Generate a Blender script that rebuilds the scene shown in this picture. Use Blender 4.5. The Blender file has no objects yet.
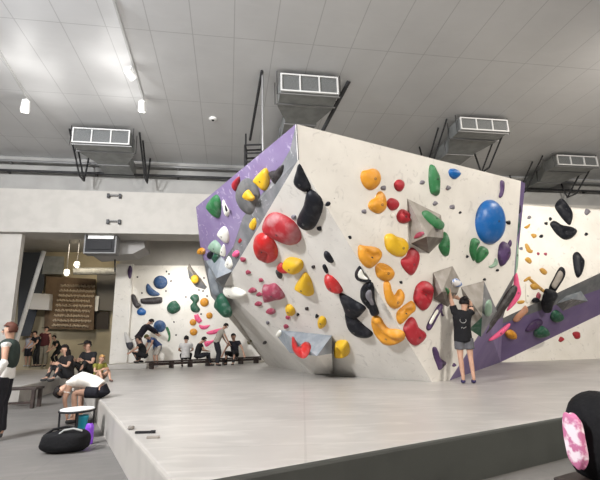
import bpy, bmesh, math, random
from mathutils import Vector as V, Matrix, noise
from mathutils.geometry import delaunay_2d_cdt
random.seed(7)
scn = bpy.context.scene
COL = scn.collection
# ------------------------------------------------------------------ camera
FL = 430.0; TH = math.atan(103/FL); RO = math.radians(1.5)
CAM = V((0, 0, 1.25))
FW = V((0, math.cos(TH), math.sin(TH)))
_R = V((1, 0, 0)); _U = V((0, -math.sin(TH), math.cos(TH)))
RT = math.cos(RO)*_R - math.sin(RO)*_U
UP = math.sin(RO)*_R + math.cos(RO)*_U
cd = bpy.data.cameras.new('camera'); cam = bpy.data.objects.new('camera', cd); COL.objects.link(cam)
cd.sensor_width = 36; cd.lens = FL*36/600; cd.clip_end = 200
m = Matrix((RT, UP, -FW)).transposed().to_4x4(); m.translation = CAM
cam.matrix_world = m
scn.camera = cam
YAW = math.radians(9.6)
EW = V((math.cos(YAW), math.sin(YAW), 0)); ED = V((-math.sin(YAW), math.cos(YAW), 0)); EZ = V((0, 0, 1))

def ray(x, y): return FW + (x-300)/FL*RT + (240-y)/FL*UP
def onz(x, y, z):
    d = ray(x, y); return CAM + d*((z-CAM.z)/d.z)
def ony(x, y, Y):
    d = ray(x, y); return CAM + d*(Y/d.y)
def onp(x, y, P, N):
    d = ray(x, y); return CAM + d*((P-CAM).dot(N)/d.dot(N))
def ond(x, y, D): return onp(x, y, ED*D, ED)          # on the room's cross plane at depth D
def room(w, d, z): return EW*w + ED*d + EZ*z
MZ = 0.4
# ------------------------------------------------------------------ materials
def mat(name, col, rough=.6, metal=0, n_amt=.0, n_scale=6, col2=None, bump=0, bscale=30, emit=None, estr=1, spec=.5, detail=5, lo=.42, hi=.62, trans=0):
    M = bpy.data.materials.new(name); M.use_nodes = True; nt = M.node_tree
    b = nt.nodes['Principled BSDF']
    b.inputs['Base Color'].default_value = (*col, 1); b.inputs['Roughness'].default_value = rough
    b.inputs['Metallic'].default_value = metal; b.inputs['Specular IOR Level'].default_value = spec
    tc = nt.nodes.new('ShaderNodeTexCoord')
    if col2 or n_amt:
        n = nt.nodes.new('ShaderNodeTexNoise'); n.inputs['Scale'].default_value = n_scale; n.inputs['Detail'].default_value = detail
        nt.links.new(tc.outputs['Object'], n.inputs['Vector'])
        r = nt.nodes.new('ShaderNodeValToRGB'); r.color_ramp.elements[0].position = lo; r.color_ramp.elements[1].position = hi
        c2 = col2 or tuple(c*(1-n_amt) for c in col)
        r.color_ramp.elements[0].color = (*col, 1); r.color_ramp.elements[1].color = (*c2, 1)
        nt.links.new(n.outputs['Fac'], r.inputs['Fac']); nt.links.new(r.outputs['Color'], b.inputs['Base Color'])
    if bump:
        n2 = nt.nodes.new('ShaderNodeTexNoise'); n2.inputs['Scale'].default_value = bscale
        nt.links.new(tc.outputs['Object'], n2.inputs['Vector'])
        bp = nt.nodes.new('ShaderNodeBump'); bp.inputs['Strength'].default_value = bump; bp.inputs['Distance'].default_value = .02
        nt.links.new(n2.outputs['Fac'], bp.inputs['Height']); nt.links.new(bp.outputs['Normal'], b.inputs['Normal'])
    if emit:
        b.inputs['Emission Color'].default_value = (*emit, 1); b.inputs['Emission Strength'].default_value = estr
    return M
def chalk(name, col, amt=.35, rough=.55, n_scale=7, lo=.5, hi=.8):
    c2 = tuple(c*(1-amt) + .62*amt for c in col)
    return mat(name, col, rough, col2=c2, n_scale=n_scale, lo=lo, hi=hi, bump=.15, bscale=60)

def plaster_board(name, col, col2, dots=True, sc=1.6, scuff=(.18, .16, .15), samt=.3):
    """painted plywood: large smudges of chalk and rubber plus the small t-nut holes"""
    M = mat(name, col, .62, col2=col2, n_scale=sc, detail=8, lo=.38, hi=.75, bump=.05, bscale=90)
    nt = M.node_tree; b = nt.nodes['Principled BSDF']
    src = b.inputs['Base Color'].links[0].from_socket
    tc = [n for n in nt.nodes if n.type == 'TEX_COORD'][0]
    # scuffs
    n3 = nt.nodes.new('ShaderNodeTexNoise'); n3.inputs['Scale'].default_value = 5; n3.inputs['Detail'].default_value = 12; n3.inputs['Distortion'].default_value = 1.5
    nt.links.new(tc.outputs['Object'], n3.inputs['Vector'])
    r3 = nt.nodes.new('ShaderNodeValToRGB'); r3.color_ramp.elements[0].position = .60; r3.color_ramp.elements[1].position = .74
    r3.color_ramp.elements[0].color = (0, 0, 0, 1); r3.color_ramp.elements[1].color = (samt, samt, samt, 1)
    nt.links.new(n3.outputs['Fac'], r3.inputs['Fac'])
    mx = nt.nodes.new('ShaderNodeMixRGB'); mx.inputs['Color2'].default_value = (*scuff, 1)
    nt.links.new(r3.outputs['Color'], mx.inputs['Fac']); nt.links.new(src, mx.inputs['Color1'])
    out = mx.outputs['Color']
    if dots:
        vo = nt.nodes.new('ShaderNodeTexVoronoi'); vo.inputs['Scale'].default_value = 5.0; vo.inputs['Randomness'].default_value = .55
        nt.links.new(tc.outputs['Object'], vo.inputs['Vector'])
        r = nt.nodes.new('ShaderNodeValToRGB'); r.color_ramp.elements[0].position = .035; r.color_ramp.elements[1].position = .06
        r.color_ramp.elements[0].color = (.7, .7, .7, 1); r.color_ramp.elements[1].color = (0, 0, 0, 1)
        nt.links.new(vo.outputs['Distance'], r.inputs['Fac'])
        m2 = nt.nodes.new('ShaderNodeMixRGB'); m2.inputs['Color2'].default_value = (.12, .11, .1, 1)
        nt.links.new(r.outputs['Color'], m2.inputs['Fac']); nt.links.new(out, m2.inputs['Color1']); out = m2.outputs['Color']
    nt.links.new(out, b.inputs['Base Color'])
    return M

M = {}
M['board'] = plaster_board('painted_plywood', (.74, .71, .655), (.64, .61, .56))
M['board_far'] = plaster_board('painted_plywood_far', (.80, .77, .71), (.72, .69, .62), dots=False)
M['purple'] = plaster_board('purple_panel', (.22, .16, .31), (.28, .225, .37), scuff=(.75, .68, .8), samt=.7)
M['purple_shade'] = plaster_board('shaded_purple_panel', (.155, .11, .25), (.2, .15, .29))  # darker copy of the purple, shade of down-turned faces put into the colour
M['greyp'] = plaster_board('grey_panel', (.13, .135, .14), (.25, .24, .25), sc=3, scuff=(.6, .58, .58), samt=.7)
M['greyd'] = plaster_board('dark_grey_panel', (.12, .13, .14), (.22, .22, .22), sc=3)
M['dome'] = mat('dome_grey', (.11,.11,.11), .7, spec=.2, col2=(.17,.165,.16), n_scale=4)
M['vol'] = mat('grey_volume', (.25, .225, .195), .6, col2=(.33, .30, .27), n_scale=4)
M['vol_shade'] = mat('shaded_volume_face', (.12, .10, .085), .65, col2=(.17, .15, .13), n_scale=4)  # darker copy of the volume grey, shade of the under-faces in the colour
M['vol_blue'] = mat('blue_grey_volume', (.21, .235, .26), .6, col2=(.29, .31, .33), n_scale=4)
M['amber'] = chalk('amber_resin', (.60, .255, .014), .15)
M['yellow'] = chalk('yellow_resin', (.68, .41, .012), .1)
M['red'] = chalk('red_resin', (.34, .010, .02), .18)
M['red_br'] = chalk('bright_red_resin', (.46, .014, .014), .12, rough=.35)
M['green'] = chalk('green_resin', (.02, .15, .045), .2)
M['green_d'] = chalk('dark_green_resin', (.01, .085, .045), .25)
M['black'] = mat('black_resin', (.007, .008, .012), .5, col2=(.04,.04,.045), n_scale=7, lo=.5, hi=.8, spec=.25)
M['blue'] = chalk('blue_resin', (.004, .10, .33), .08, rough=.35)
M['blue_d'] = chalk('navy_blue_resin', (.025, .075, .19), .2)
M['plum'] = chalk('plum_resin', (.065, .03, .10), .15)
M['brown'] = chalk('dark_brown_resin', (.028, .022, .022), .12)
M['pink'] = chalk('pink_resin', (.80, .10, .24), .1)
M['rose'] = chalk('rose_resin', (.30, .04, .075), .4)
M['dots'] = chalk('grey_resin', (.16, .15, .17), .3)
M['olive'] = chalk('olive_resin', (.16, .14, .05), .2)
M['white'] = chalk('white_resin', (.80, .78, .70), .1)
M['gold'] = chalk('gold_resin', (.50, .27, .04), .25)
M['lgreen'] = chalk('pale_green_resin', (.25, .38, .28), .25)
M['bolt'] = mat('bolt_steel', (.10, .10, .10), .4, .7)
M['paint'] = mat('white_wall_paint', (.49, .47, .435), .8, n_amt=.08, n_scale=2, bump=.03)
M['paint_up'] = mat('grey_wall_paint', (.36, .355, .34), .8, n_amt=.1, n_scale=1.2)
M['beige'] = mat('beige_wall_paint', (.52, .45, .31), .8, n_amt=.12, n_scale=1)
M['steel_d'] = mat('dark_steel', (.035, .035, .037), .5, .4)
M['steel'] = mat('grey_steel', (.26, .26, .26), .45, .6)
M['duct'] = mat('galvanised_duct', (.27, .28, .275), .45, .35, n_amt=.2, n_scale=3)
M['grille'] = mat('grille_mesh', (.12, .125, .125), .6, n_amt=.5, n_scale=90)
M['trim'] = mat('white_metal_trim', (.50, .50, .49), .5)
M['wood_d'] = mat('dark_wood', (.035, .022, .018), .5, n_amt=.4, n_scale=8)
M['brownb'] = mat('brown_board', (.16, .105, .062), .8, n_amt=.25, n_scale=3)
M['palemark'] = mat('pale_strip', (.42, .34, .25), .8)
M['plasticw'] = mat('white_plastic', (.8, .8, .78), .4)
M['plasticb'] = mat('black_plastic', (.012, .012, .014), .6, spec=.3)
M['bottle_p'] = mat('purple_bottle', (.20, .05, .52), .3)
M['bottle_b'] = mat('teal_bottle', (.01, .22, .30), .3)
M['nylon'] = mat('black_nylon', (.006, .006, .007), .8, spec=.2, bump=.4, bscale=25)
M['floral'] = mat('pink_floral', (.55, .16, .30), .7, col2=(.85, .72, .76), n_scale=14, lo=.45, hi=.55)
M['lampglow'] = mat('lamp_lens', (1, 1, 1), .3, emit=(1, .97, .9), estr=14)

def floor_mat(name, c1, c2, rough, sx, sy, seam=(.1, .1, .1), seam_amt=1, smear=.5):
    Mt = mat(name, c1, rough, col2=c2, n_scale=.9, detail=9, lo=.35, hi=.7, bump=.12, bscale=2.5)
    nt = Mt.node_tree; b = nt.nodes['Principled BSDF']; src = b.inputs['Base Color'].links[0].from_socket
    tc = [n for n in nt.nodes if n.type == 'TEX_COORD'][0]
    br = nt.nodes.new('ShaderNodeTexBrick'); br.offset = 0; br.squash = 1
    br.inputs['Scale'].default_value = 1; br.inputs['Brick Width'].default_value = sx; br.inputs['Row Height'].default_value = sy
    br.inputs['Mortar Size'].default_value = .012; br.inputs['Mortar Smooth'].default_value = .3
    nt.links.new(tc.outputs['Object'], br.inputs['Vector'])
    mx = nt.nodes.new('ShaderNodeMixRGB'); mx.inputs['Color2'].default_value = (*seam, 1)
    mu = nt.nodes.new('ShaderNodeMath'); mu.operation = 'MULTIPLY'; mu.inputs[1].default_value = seam_amt
    nt.links.new(br.outputs['Fac'], mu.inputs[0]); nt.links.new(mu.outputs[0], mx.inputs['Fac'])
    nt.links.new(src, mx.inputs['Color1'])
    # chalky shoe smears
    mp = nt.nodes.new('ShaderNodeMapping'); mp.inputs['Scale'].default_value = (1, 3.2, 1); mp.inputs['Rotation'].default_value = (0, 0, .5)
    nt.links.new(tc.outputs['Object'], mp.inputs['Vector'])
    n3 = nt.nodes.new('ShaderNodeTexNoise'); n3.inputs['Scale'].default_value = 1.6; n3.inputs['Detail'].default_value = 10; n3.inputs['Distortion'].default_value = .8
    nt.links.new(mp.outputs['Vector'], n3.inputs['Vector'])
    r3 = nt.nodes.new('ShaderNodeValToRGB'); r3.color_ramp.elements[0].position = .50; r3.color_ramp.elements[1].position = .75
    r3.color_ramp.elements[0].color = (0, 0, 0, 1); r3.color_ramp.elements[1].color = (smear, smear, smear, 1)
    nt.links.new(n3.outputs['Fac'], r3.inputs['Fac'])
    m3 = nt.nodes.new('ShaderNodeMixRGB'); m3.inputs['Color2'].default_value = tuple(min(1, c*1.45) for c in c1) + (1,)
    nt.links.new(r3.outputs['Color'], m3.inputs['Fac']); nt.links.new(mx.outputs['Color'], m3.inputs['Color1'])
    nt.links.new(m3.outputs['Color'], b.inputs['Base Color'])
    return Mt
M['mat'] = floor_mat('vinyl_mat', (.43, .41, .385), (.345, .33, .31), .33, 3.0, 2.0, (.2, .19, .18), .3)
M['matside'] = mat('vinyl_mat_side', (.42, .395, .36), .45, n_amt=.15, n_scale=2)
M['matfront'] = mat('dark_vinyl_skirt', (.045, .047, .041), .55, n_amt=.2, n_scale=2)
M['floor'] = floor_mat('rubber_floor', (.16, .15, .14), (.13, .125, .118), .55, 1.0, 1.0, (.1, .1, .1), .3)
M['ceil'] = floor_mat('ceiling_panels', (.64, .64, .64), (.60, .60, .60), .40, .95, 2.9, (.25, .25, .25), .45, smear=.06)

# ------------------------------------------------------------------ mesh helpers
def link(name, bm, m, parent=None, smooth=False, loc=None, recalc=True):
    if recalc: bmesh.ops.recalc_face_normals(bm, faces=bm.faces)
    me = bpy.data.meshes.new(name); bm.to_mesh(me); bm.free()
    ms = m if isinstance(m, (list, tuple)) else [m]
    for x in ms: me.materials.append(x)
    if smooth:
        for p in me.polygons: p.use_smooth = True
    o = bpy.data.objects.new(name, me); COL.objects.link(o)
    if parent: o.parent = parent
    if loc is not None: o.location = loc
    return o
def tag(o, label=None, cat=None, group=None, kind=None):
    if label: o['label'] = label
    if cat: o['category'] = cat
    if group: o['group'] = group
    if kind: o['kind'] = kind
    return o
def empty(name, loc, rz=0):
    o = bpy.data.objects.new(name, None); COL.objects.link(o); o.location = loc; o.rotation_euler = (0, 0, rz)
    o.empty_display_size = .1
    return o
def box(bm, c, s, mi=0, rot=None, bev=0):
    v = []
    for i in (-.5, .5):
        for j in (-.5, .5):
            for k in (-.5, .5):
                p = V((i*s[0], j*s[1], k*s[2]))
                if rot: p = rot @ p
                v.append(bm.verts.new(p + V(c)))
    fs = []
    for q in ((0, 1, 3, 2), (4, 6, 7, 5), (0, 4, 5, 1), (2, 3, 7, 6), (0, 2, 6, 4), (1, 5, 7, 3)):
        f = bm.faces.new([v[i] for i in q]); f.material_index = mi; fs.append(f)
    if bev:
        es = list({e for f in fs for e in f.edges})
        bmesh.ops.bevel(bm, geom=es, offset=bev, segments=2, profile=.6, affect='EDGES')
def bmbox(c, s, **k):
    bm = bmesh.new(); box(bm, c, s, **k); return bm
def tube(bm, pts, r, n=8, cap=True):
    pts = [V(p) for p in pts]; rings = []
    for i, p in enumerate(pts):
        a = pts[max(0, i-1)]; b = pts[min(len(pts)-1, i+1)]; t = (b-a).normalized()
        u = t.cross(EZ if abs(t.z) < .9 else V((1, 0, 0))).normalized(); w = t.cross(u)
        rr = r[i] if isinstance(r, (list, tuple)) else r
        rings.append([bm.verts.new(p + (u*math.cos(2*math.pi*k/n) + w*math.sin(2*math.pi*k/n))*rr) for k in range(n)])
    for a, b in zip(rings, rings[1:]):
        for k in range(n): bm.faces.new((a[k], a[(k+1) % n], b[(k+1) % n], b[k]))
    if cap: bm.faces.new(rings[0]); bm.faces.new(rings[-1])
def lathe(bm, prof, n=24, c=(0, 0, 0)):
    rings = [[bm.verts.new((c[0]+r*math.cos(2*math.pi*k/n), c[1]+r*math.sin(2*math.pi*k/n), c[2]+z)) for k in range(n)] for r, z in prof]
    for a, b in zip(rings, rings[1:]):
        for k in range(n): bm.faces.new((a[k], a[(k+1) % n], b[(k+1) % n], b[k]))
    bm.faces.new(rings[0]); bm.faces.new(rings[-1])
def slab(bm, pts, n, t, mi=0):
    """polygon pts with thickness t going to -n"""
    a = [bm.verts.new(p) for p in pts]; b = [bm.verts.new(p - n*t) for p in pts]
    f = bm.faces.new(a); f.material_index = mi; f = bm.faces.new(b[::-1]); f.material_index = mi
    for i in range(len(pts)):
        j = (i+1) % len(pts); f = bm.faces.new((a[i], b[i], b[j], a[j])); f.material_index = mi
def nrm(a, b, c):
    n = (b-a).cross(c-a).normalized()
    return n if n.dot(CAM-a) > 0 else -n

# ------------------------------------------------------------------ the setting
def rbox(name, w0, w1, d0, d1, z0, z1, m, kind='structure'):
    c = room((w0+w1)/2, (d0+d1)/2, (z0+z1)/2)
    bm = bmbox((0, 0, 0), (w1-w0, d1-d0, z1-z0))
    o = link(name, bm, m, loc=c); o.rotation_euler = (0, 0, YAW)
    if kind: o['kind'] = kind
    return o
CEIL = 8.28
rbox('floor', -22, 24, -16, 28.5, -.3, 0, M['floor'])
rbox('ceiling', -22, 24, -16, 16.3, CEIL, CEIL+.2, M['ceil'])
W16 = 16.0
zb0 = ond(100, 233, W16).z; zb1 = ond(100, 191, W16).z
wl = ond(0, 200, W16).dot(EW)
rbox('wall_rear', -16, 24, W16+.35, W16+.6, zb0+.02, CEIL, M['paint_up'])       # upper rear wall
beam = rbox('trim_1', -16, 24, W16, W16+1.1, zb0, zb1, M['paint'])             # the deep pale beam
ZC = ond(40, 250.5, 25.8).z
rbox('ceiling_rear', -20, 24, W16+.61, 26.5, ZC, ZC+.2, M['paint'])
rbox('wall_back', -20, 24, 26.2, 26.5, 0, ZC, M['beige'])
# left pillar
pw = ond(15, 290, W16+.2).dot(EW)
rbox('trim_2', pw-1.6, pw, W16+.2, W16+.45, MZ, zb0, M['paint'])
# wall strip over rear climbing wall
W21 = 21.3
wr0 = ond(116, 300, W21).dot(EW); zt = ond(160, 265.5, W21).z
rbox('wall_far', wr0-.05, 24, W21+.35, W21+.6, MZ, ZC, M['paint'])

# mats: the large raised mat and the left one behind
c1 = onz(100, 400, MZ); c2 = onz(135, 440, MZ); c3 = onz(468, 434, MZ); c4 = onz(564, 413, MZ)
e1 = (c2-c1).normalized(); e2 = (c4-c3).normalized()
e2 = V((-e1.y, e1.x, 0)) if V((-e1.y, e1.x, 0)).dot(e2) > 0 else V((e1.y, -e1.x, 0))
# corner
t = (c3-c1).dot(e1); corner = c1 + e1*t
inner = onz(92, 391, MZ)
farL = corner - e1*6.2
inner = c1 - e1*((c1-onz(88, 387, MZ)).length)
leftend = onz(-70, 383, MZ)
pts = [corner, corner + e2*22, corner + e2*22 + V((3, 12, 0)), room(20, 21.3+.3, MZ), room(wr0-14, 21.3+.3, MZ), room(wr0-14, 10.5, MZ), leftend, onz(20, 386.5, MZ), onz(60, 377, MZ), onz(80, 374.5, MZ), inner]
bm = bmesh.new()
tp = [bm.verts.new(p) for p in pts]; bt = [bm.verts.new(V((p.x, p.y, .0))) for p in pts]
bm.faces.new(tp)
for i in range(len(pts)):
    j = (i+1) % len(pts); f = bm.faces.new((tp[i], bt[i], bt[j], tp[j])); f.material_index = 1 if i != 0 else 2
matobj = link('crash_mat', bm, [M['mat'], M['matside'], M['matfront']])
bmesh_edges = [e for e in matobj.data.edges]
bv = matobj.modifiers.new('b', 'BEVEL'); bv.width = .035; bv.segments = 3; bv.limit_method = 'ANGLE'
tag(matobj, 'wide raised pale grey padded floor mat under the climbing walls', 'mat')

# ------------------------------------------------------------------ the big boulder
mz = MZ
A = ony(296, 124, 6.4); C = onz(432, 382, mz); D = onz(312, 374, mz)
lo, hi = .02, .6
for _ in range(40):
    q = (lo+hi)/2; A2 = ony(298, 160, 6.4+q); NR = nrm(A, A2, C); B = onp(521, 181, A, NR)
    if B.z > A.z: lo = q
    else: hi = q
PR = (A, NR)
NL = nrm(A2, C, D); PL = (A2, NL)
Q = onp(223, 287, *PL)
D2 = onz(268, 365.5, mz)
ND = nrm(Q, D2, D); PD = (Q, ND)
Q2 = onp(232, 313, *PD)
P1 = onz(196, 207, A.z)
NS = nrm(A, P1, Q); PS = (A, NS)
s = lambda x, y: onp(x, y, *PS)
T = s(200, 245); M1 = s(290, 150); M2 = s(270, 184); M2b = s(243, 217); M3 = s(233, 247); L2 = s(222, 262); L1 = s(204, 260); S1 = s(211, 296); S2 = s(228, 317)
K = onp(448, 382.6, *PR); E_ = onp(514, 275, *PR); G = onp(487, 322, *PR)
W13 = 13.2; W14 = 14.6
B2 = onz(525.2, 183.5, A.z); E2 = ony(516.5, 271, 12.0); G2 = ond(503, 318, W13); K2 = ond(500, 358.3, W14); K2.z = min(K2.z, MZ)
boulder = empty('bouldering_wall', V(((A.x+D2.x)/2+1, 11.5, MZ)))
tag(boulder, 'huge faceted freestanding bouldering wall, white front and purple left side', 'climbing wall')
def bpart(name, m, polys, t=.02, label=None):
    bm = bmesh.new()
    for p in polys:
        n = nrm(p[0], p[1], p[2])
        slab(bm, p, n, t)
    o = link(name, bm, m, recalc=True)
    o.parent = boulder; o.matrix_parent_inverse = Matrix.Translation(-boulder.location)
    if label: o['label'] = label
    return o
ply = lambda *a: list(a)
bpart('front_panel', M['board'], [ply(A, B, E_, G, K, C, A2)])
bpart('overhang_panel', M['board'], [ply(A2, C, D, Q)])
bpart('lower_panel', M['board'], [ply(Q, D, D2, Q2)])
bpart('side_panel', M['purple'], [ply(P1, A, M1, M2, M2b, M3, L2, L1, T)], label='purple upper left side panel')
bpart('corner_panel', M['greyp'], [ply(A, A2, M1), ply(A2, M2, M1), ply(A2, M2b, M2), ply(A2, Q, M2b), ply(Q, M3, M2b)], .02, label='grey strip down the left corner')
bpart('side_panel', M['greyd'], [ply(L1, L2, M3, Q, S1), ply(Q, Q2, S2), ply(Q, S2, S1)], .02, label='dark grey lower left side panel')
bpart('side_panel', M['purple_shade'], [ply(B, B2, E2), ply(B, E2, E_), ply(G, G2, K2), ply(G, K2, K)], .02, label='purple right side panel in a shaded tone')
bpart('corner_panel', M['greyd'], [ply(E_, E2, G2), ply(E_, G2, G)], .02, label='dark grey right side panel')
Bb = B + V((-2.2, 4.0, 0)); Pb = P1 + V((.3, 1.5, 0)); Db = D2 + V((.4, 1.2, 0)); Kb = V((5.0, 13.6, MZ))
top_poly = ply(P1, A, B, Bb, Pb)
bm = bmesh.new()
zz = V((0, 0, 1)); ctr = sum(top_poly, V())/len(top_poly); slab(bm, [p_+(ctr-p_).normalized()*.18-zz*.02 for p_ in top_poly], zz, .02)
for p in (ply(Pb, Bb, Kb, Db), ply(Pb, P1, T, S1), ply(Pb, S1, D2, Db)):
    vs = [bm.verts.new(x) for x in p]; bm.faces.new(vs)
o = link('back_panel', bm, M['board']); o.parent = boulder; o.matrix_parent_inverse = Matrix.Translation(-boulder.location)

# right-hand wall with purple band
def rwall():
    root = empty('bouldering_wall', room(10, 14.4, MZ))
    tag(root, 'white bouldering wall at the right with a slanting purple and grey overhang band', 'climbing wall')
    def prt(name, m, polys, t=.06, label=None):
        bm = bmesh.new()
        for p in polys: slab(bm, p, nrm(p[0], p[1], p[2]), t)
        o = link(name, bm, m); o.parent = root; o.matrix_parent_inverse = Matrix.Translation(-root.location)
        if label: o['label'] = label
    d3 = lambda x, y: ond(x, y, W13)
    d4 = lambda x, y: ond(x, y, W14)
    tl = d3(480, 201.5); tr = d3(680, 214)
    fl = G2; fr = d3(680, 236)
    prt('upper_panel', M['board_far'], [ply(tl, tr, fr, fl, d3(480, 328))])
    ml = (d3(480, 328)); 
    fr4 = d4(680, 276); fl4 = K2
    mid_l = G2.lerp(K2, .12); mid_r = fr.lerp(fr4, .60)
    prt('band_panel', M['greyd'], [ply(G2, fr, mid_r), ply(G2, mid_r, mid_l)], .03, 'grey strip of the band')
    prt('band_panel', M['purple_shade'], [ply(mid_l, mid_r, fr4), ply(mid_l, fr4, K2)], .03, 'purple strip of the band in a shaded tone')
    b1 = V((K2.x, K2.y, MZ)); b2 = V((fr4.x, fr4.y, MZ))
    prt('lower_panel', M['board_far'], [ply(K2 + EZ*.001, fr4, b2, b1 + EZ*.0)] if K2.z > MZ+.01 else [ply(K2, fr4, b2)])
    bm = bmesh.new()
    slab(bm, ply(tl, tr, tr+ED*2, tl+ED*2), EZ, .04)
    o = link('top_panel', bm, M['board_far']); o.parent = root; o.matrix_parent_inverse = Matrix.Translation(-root.location)
    return fr4, mid_l, mid_r, fr
fr4, mid_l, mid_r, fr = rwall()
NB = nrm(G2, fr, fr4); PB = (G2, NB)
P3 = (ED*W13, -ED); P4 = (ED*W14, -ED)
NX = nrm(E_, E2, G2)
def PXY(x, y, Y): return (ony(x, y, Y), (NX*.5 + V((-.15, -.98, -.1))).normalized())

# rear climbing wall (left)
root = empty('bouldering_wall', room((wr0+4), W21, MZ))
tag(root, 'white bouldering wall in the background behind the seated climbers', 'climbing wall')
z_top = zt
bm = bmbox((0, 0, (z_top-MZ)/2), (12, .3, z_top-MZ)); o = link('panel', bm, M['board_far'], root); o.location = EW*2.0 + ED*.15; o.rotation_euler = (0, 0, YAW)
bm = bmbox((0, 0, (z_top-MZ)/2+.02), (.75, .32, z_top-MZ+.04)); o = link('end_pilaster', bm, M['board_far'], root); o.rotation_euler = (0, 0, YAW)
o.location = EW*(-4+.33) + ED*(-.04)
PW = (ED*(W21), -ED)

# ------------------------------------------------------------------ holds
def smooth_loop(P, n=4):
    out = []; L = len(P)
    for i in range(L):
        a, b, c, d = P[i-1], P[i], P[(i+1) % L], P[(i+2) % L]
        for k in range(n):
            t = k/n
            out.append(.5*((2*b) + (-a+c)*t + (2*a-5*b+4*c-d)*t*t + (-a+3*b-3*c+d)*t*t*t))
    return out
def inside(p, poly):
    r = False; j = len(poly)-1
    for i in range(len(poly)):
        a, b = poly[i], poly[j]
        if (a.y > p.y) != (b.y > p.y) and p.x < (b.x-a.x)*(p.y-a.y)/(b.y-a.y)+a.x: r = not r
        j = i
    return r
def dist(p, poly):
    m = 1e9
    for i in range(len(poly)):
        a, b = poly[i-1], poly[i]; ab = b-a
        t = max(0, min(1, (p-a).dot(ab)/max(ab.length_squared, 1e-12)))
        m = min(m, (p-(a+ab*t)).length)
    return m
def frame(N):
    n = N.normalized(); u = EZ.cross(n)
    if u.length < 1e-3: u = V((1, 0, 0))
    u.normalize(); w = n.cross(u)
    return u, w, n
def cv(P, o, k):   # crop pixels -> photo pixels
    return [(o[0]+x/k, o[1]+y/k) for x, y in P]
def hold(label, pts, plane, m, h=.35, cat='climbing hold', name='climbing_hold', group=None, sm=True, groove=None, bolt=None, off=0.0, parent=None):
    """outline pts (photo pixels) laid on a wall plane, domed away from it; h = height as share of the outline's width"""
    P, N = plane
    if N.dot(CAM-P) < 0: N = -N
    W = [onp(x, y, P, N) for x, y in pts]
    c = sum(W, V())/len(W); u, w, n = frame(N)
    L = [V(((p-c).dot(u), (p-c).dot(w))) for p in W]
    if sm: L = smooth_loop(L, 4 if len(L) > 5 else 5)
    ar = abs(sum(L[i-1].x*L[i].y - L[i].x*L[i-1].y for i in range(len(L))))/2
    size = math.sqrt(ar)
    xs = [p.x for p in L]; ys = [p.y for p in L]
    st = size/13
    ins = []
    y = min(ys); row = 0
    while y < max(ys):
        x = min(xs) + (st/2 if row % 2 else 0)
        while x < max(xs):
            p = V((x, y))
            if inside(p, L):
                d = dist(p, L)
                if d > st*.35: ins.append((p, d))
            x += st
        y += st*.87; row += 1
    if not ins: ins = [(V((0, 0)), size/3)]
    R = max(d for _, d in ins)*1.02
    H = 2*R*h*.78
    gl = None
    if groove:
        gl = []
        for x, y_ in groove:
            g = onp(x, y_, P, N); gl.append(V(((g-c).dot(u), (g-c).dot(w))))
    def hz(p, d):
        t = min(d/R, 1); z = H*(1-(1-t)**2)**.5
        z *= 1 + .10*noise.noise(V((p.x/size*2.2, p.y/size*2.2, len(label)*1.7)))
        if gl:
            dm = 1e9
            for a, b in zip(gl, gl[1:]):
                ab = b-a; q = max(0, min(1, (p-a).dot(ab)/max(ab.length_squared, 1e-9))); dm = min(dm, (p-(a+ab*q)).length)
            z *= 1 - .62*math.exp(-(dm/(size*.12))**2)
        return z
    co = L + [p for p, _ in ins]; nb = len(L)
    vo, eo, fo, *_ = delaunay_2d_cdt(co, [(i, (i+1) % nb) for i in range(nb)], [], 1, 1e-5)
    bm = bmesh.new(); top = []
    for v in vo:
        d = dist(v, L)
        top.append(bm.verts.new((v.x, v.y, (hz(v, d) if d > st*.3 else H*.12)+off)))
    for f in fo:
        try: bm.faces.new([top[i] for i in f])
        except ValueError: pass
    # rim down to the wall
    be = [e for e in bm.edges if len(e.link_faces) == 1]
    r = bmesh.ops.extrude_edge_only(bm, edges=be)
    for v in [g for g in r['geom'] if isinstance(g, bmesh.types.BMVert)]: v.co.z = -.004
    o = link(name, bm, m, smooth=sm, recalc=True)
    if o.data.polygons and False: pass
    o.matrix_world = Matrix.Translation(c) @ Matrix((u, w, n)).transposed().to_4x4()
    tag(o, label, cat, group)
    if (bolt is None and size > .26) or bolt:
        bp, bd = max(ins, key=lambda q: q[1])
        z = hz(bp, bd)
        b = bmesh.new(); lathe(b, [(.024, -.01), (.024, .004), (.017, .006), (.014, -.004)], 10, (0, 0, 0))
        bo = link('bolt', b, M['bolt'], o); bo.location = (bp.x, bp.y, z+off); bo['label'] = 'dark metal bolt'
    return o
def inlay(o, label, pts, plane, m, h=.3, off=.0):
    P, N = plane
    if N.dot(CAM-P) < 0: N = -N
    i_ = hold('x', pts, (P+N*off, N), m, h, name='inlay', bolt=False)
    for k in ('label', 'category'): del i_[k]
    mw = i_.matrix_basis.copy(); i_.parent = o; i_.matrix_basis = o.matrix_basis.inverted() @ mw
    i_['label'] = label; return i_
def shrink(pts, k):
    cx = sum(p[0] for p in pts)/len(pts); cy = sum(p[1] for p in pts)/len(pts)
    return [(cx+(x-cx)*k, cy+(y-cy)*k) for x, y in pts]
def dot(label, x, y, r, plane, m, h=.5, group=None, rx=1.0, ang=0):
    pts = []
    for k in range(7):
        a = 2*math.pi*k/7; rr = r*(1+.18*math.sin(k*2.3+x))
        px, py = rr*rx*math.cos(a), rr*math.sin(a)
        pts.append((x+px*math.cos(ang)-py*math.sin(ang), y+px*math.sin(ang)+py*math.cos(ang)))
    return hold(label, pts, plane, m, h, group=group, bolt=False)
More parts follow.
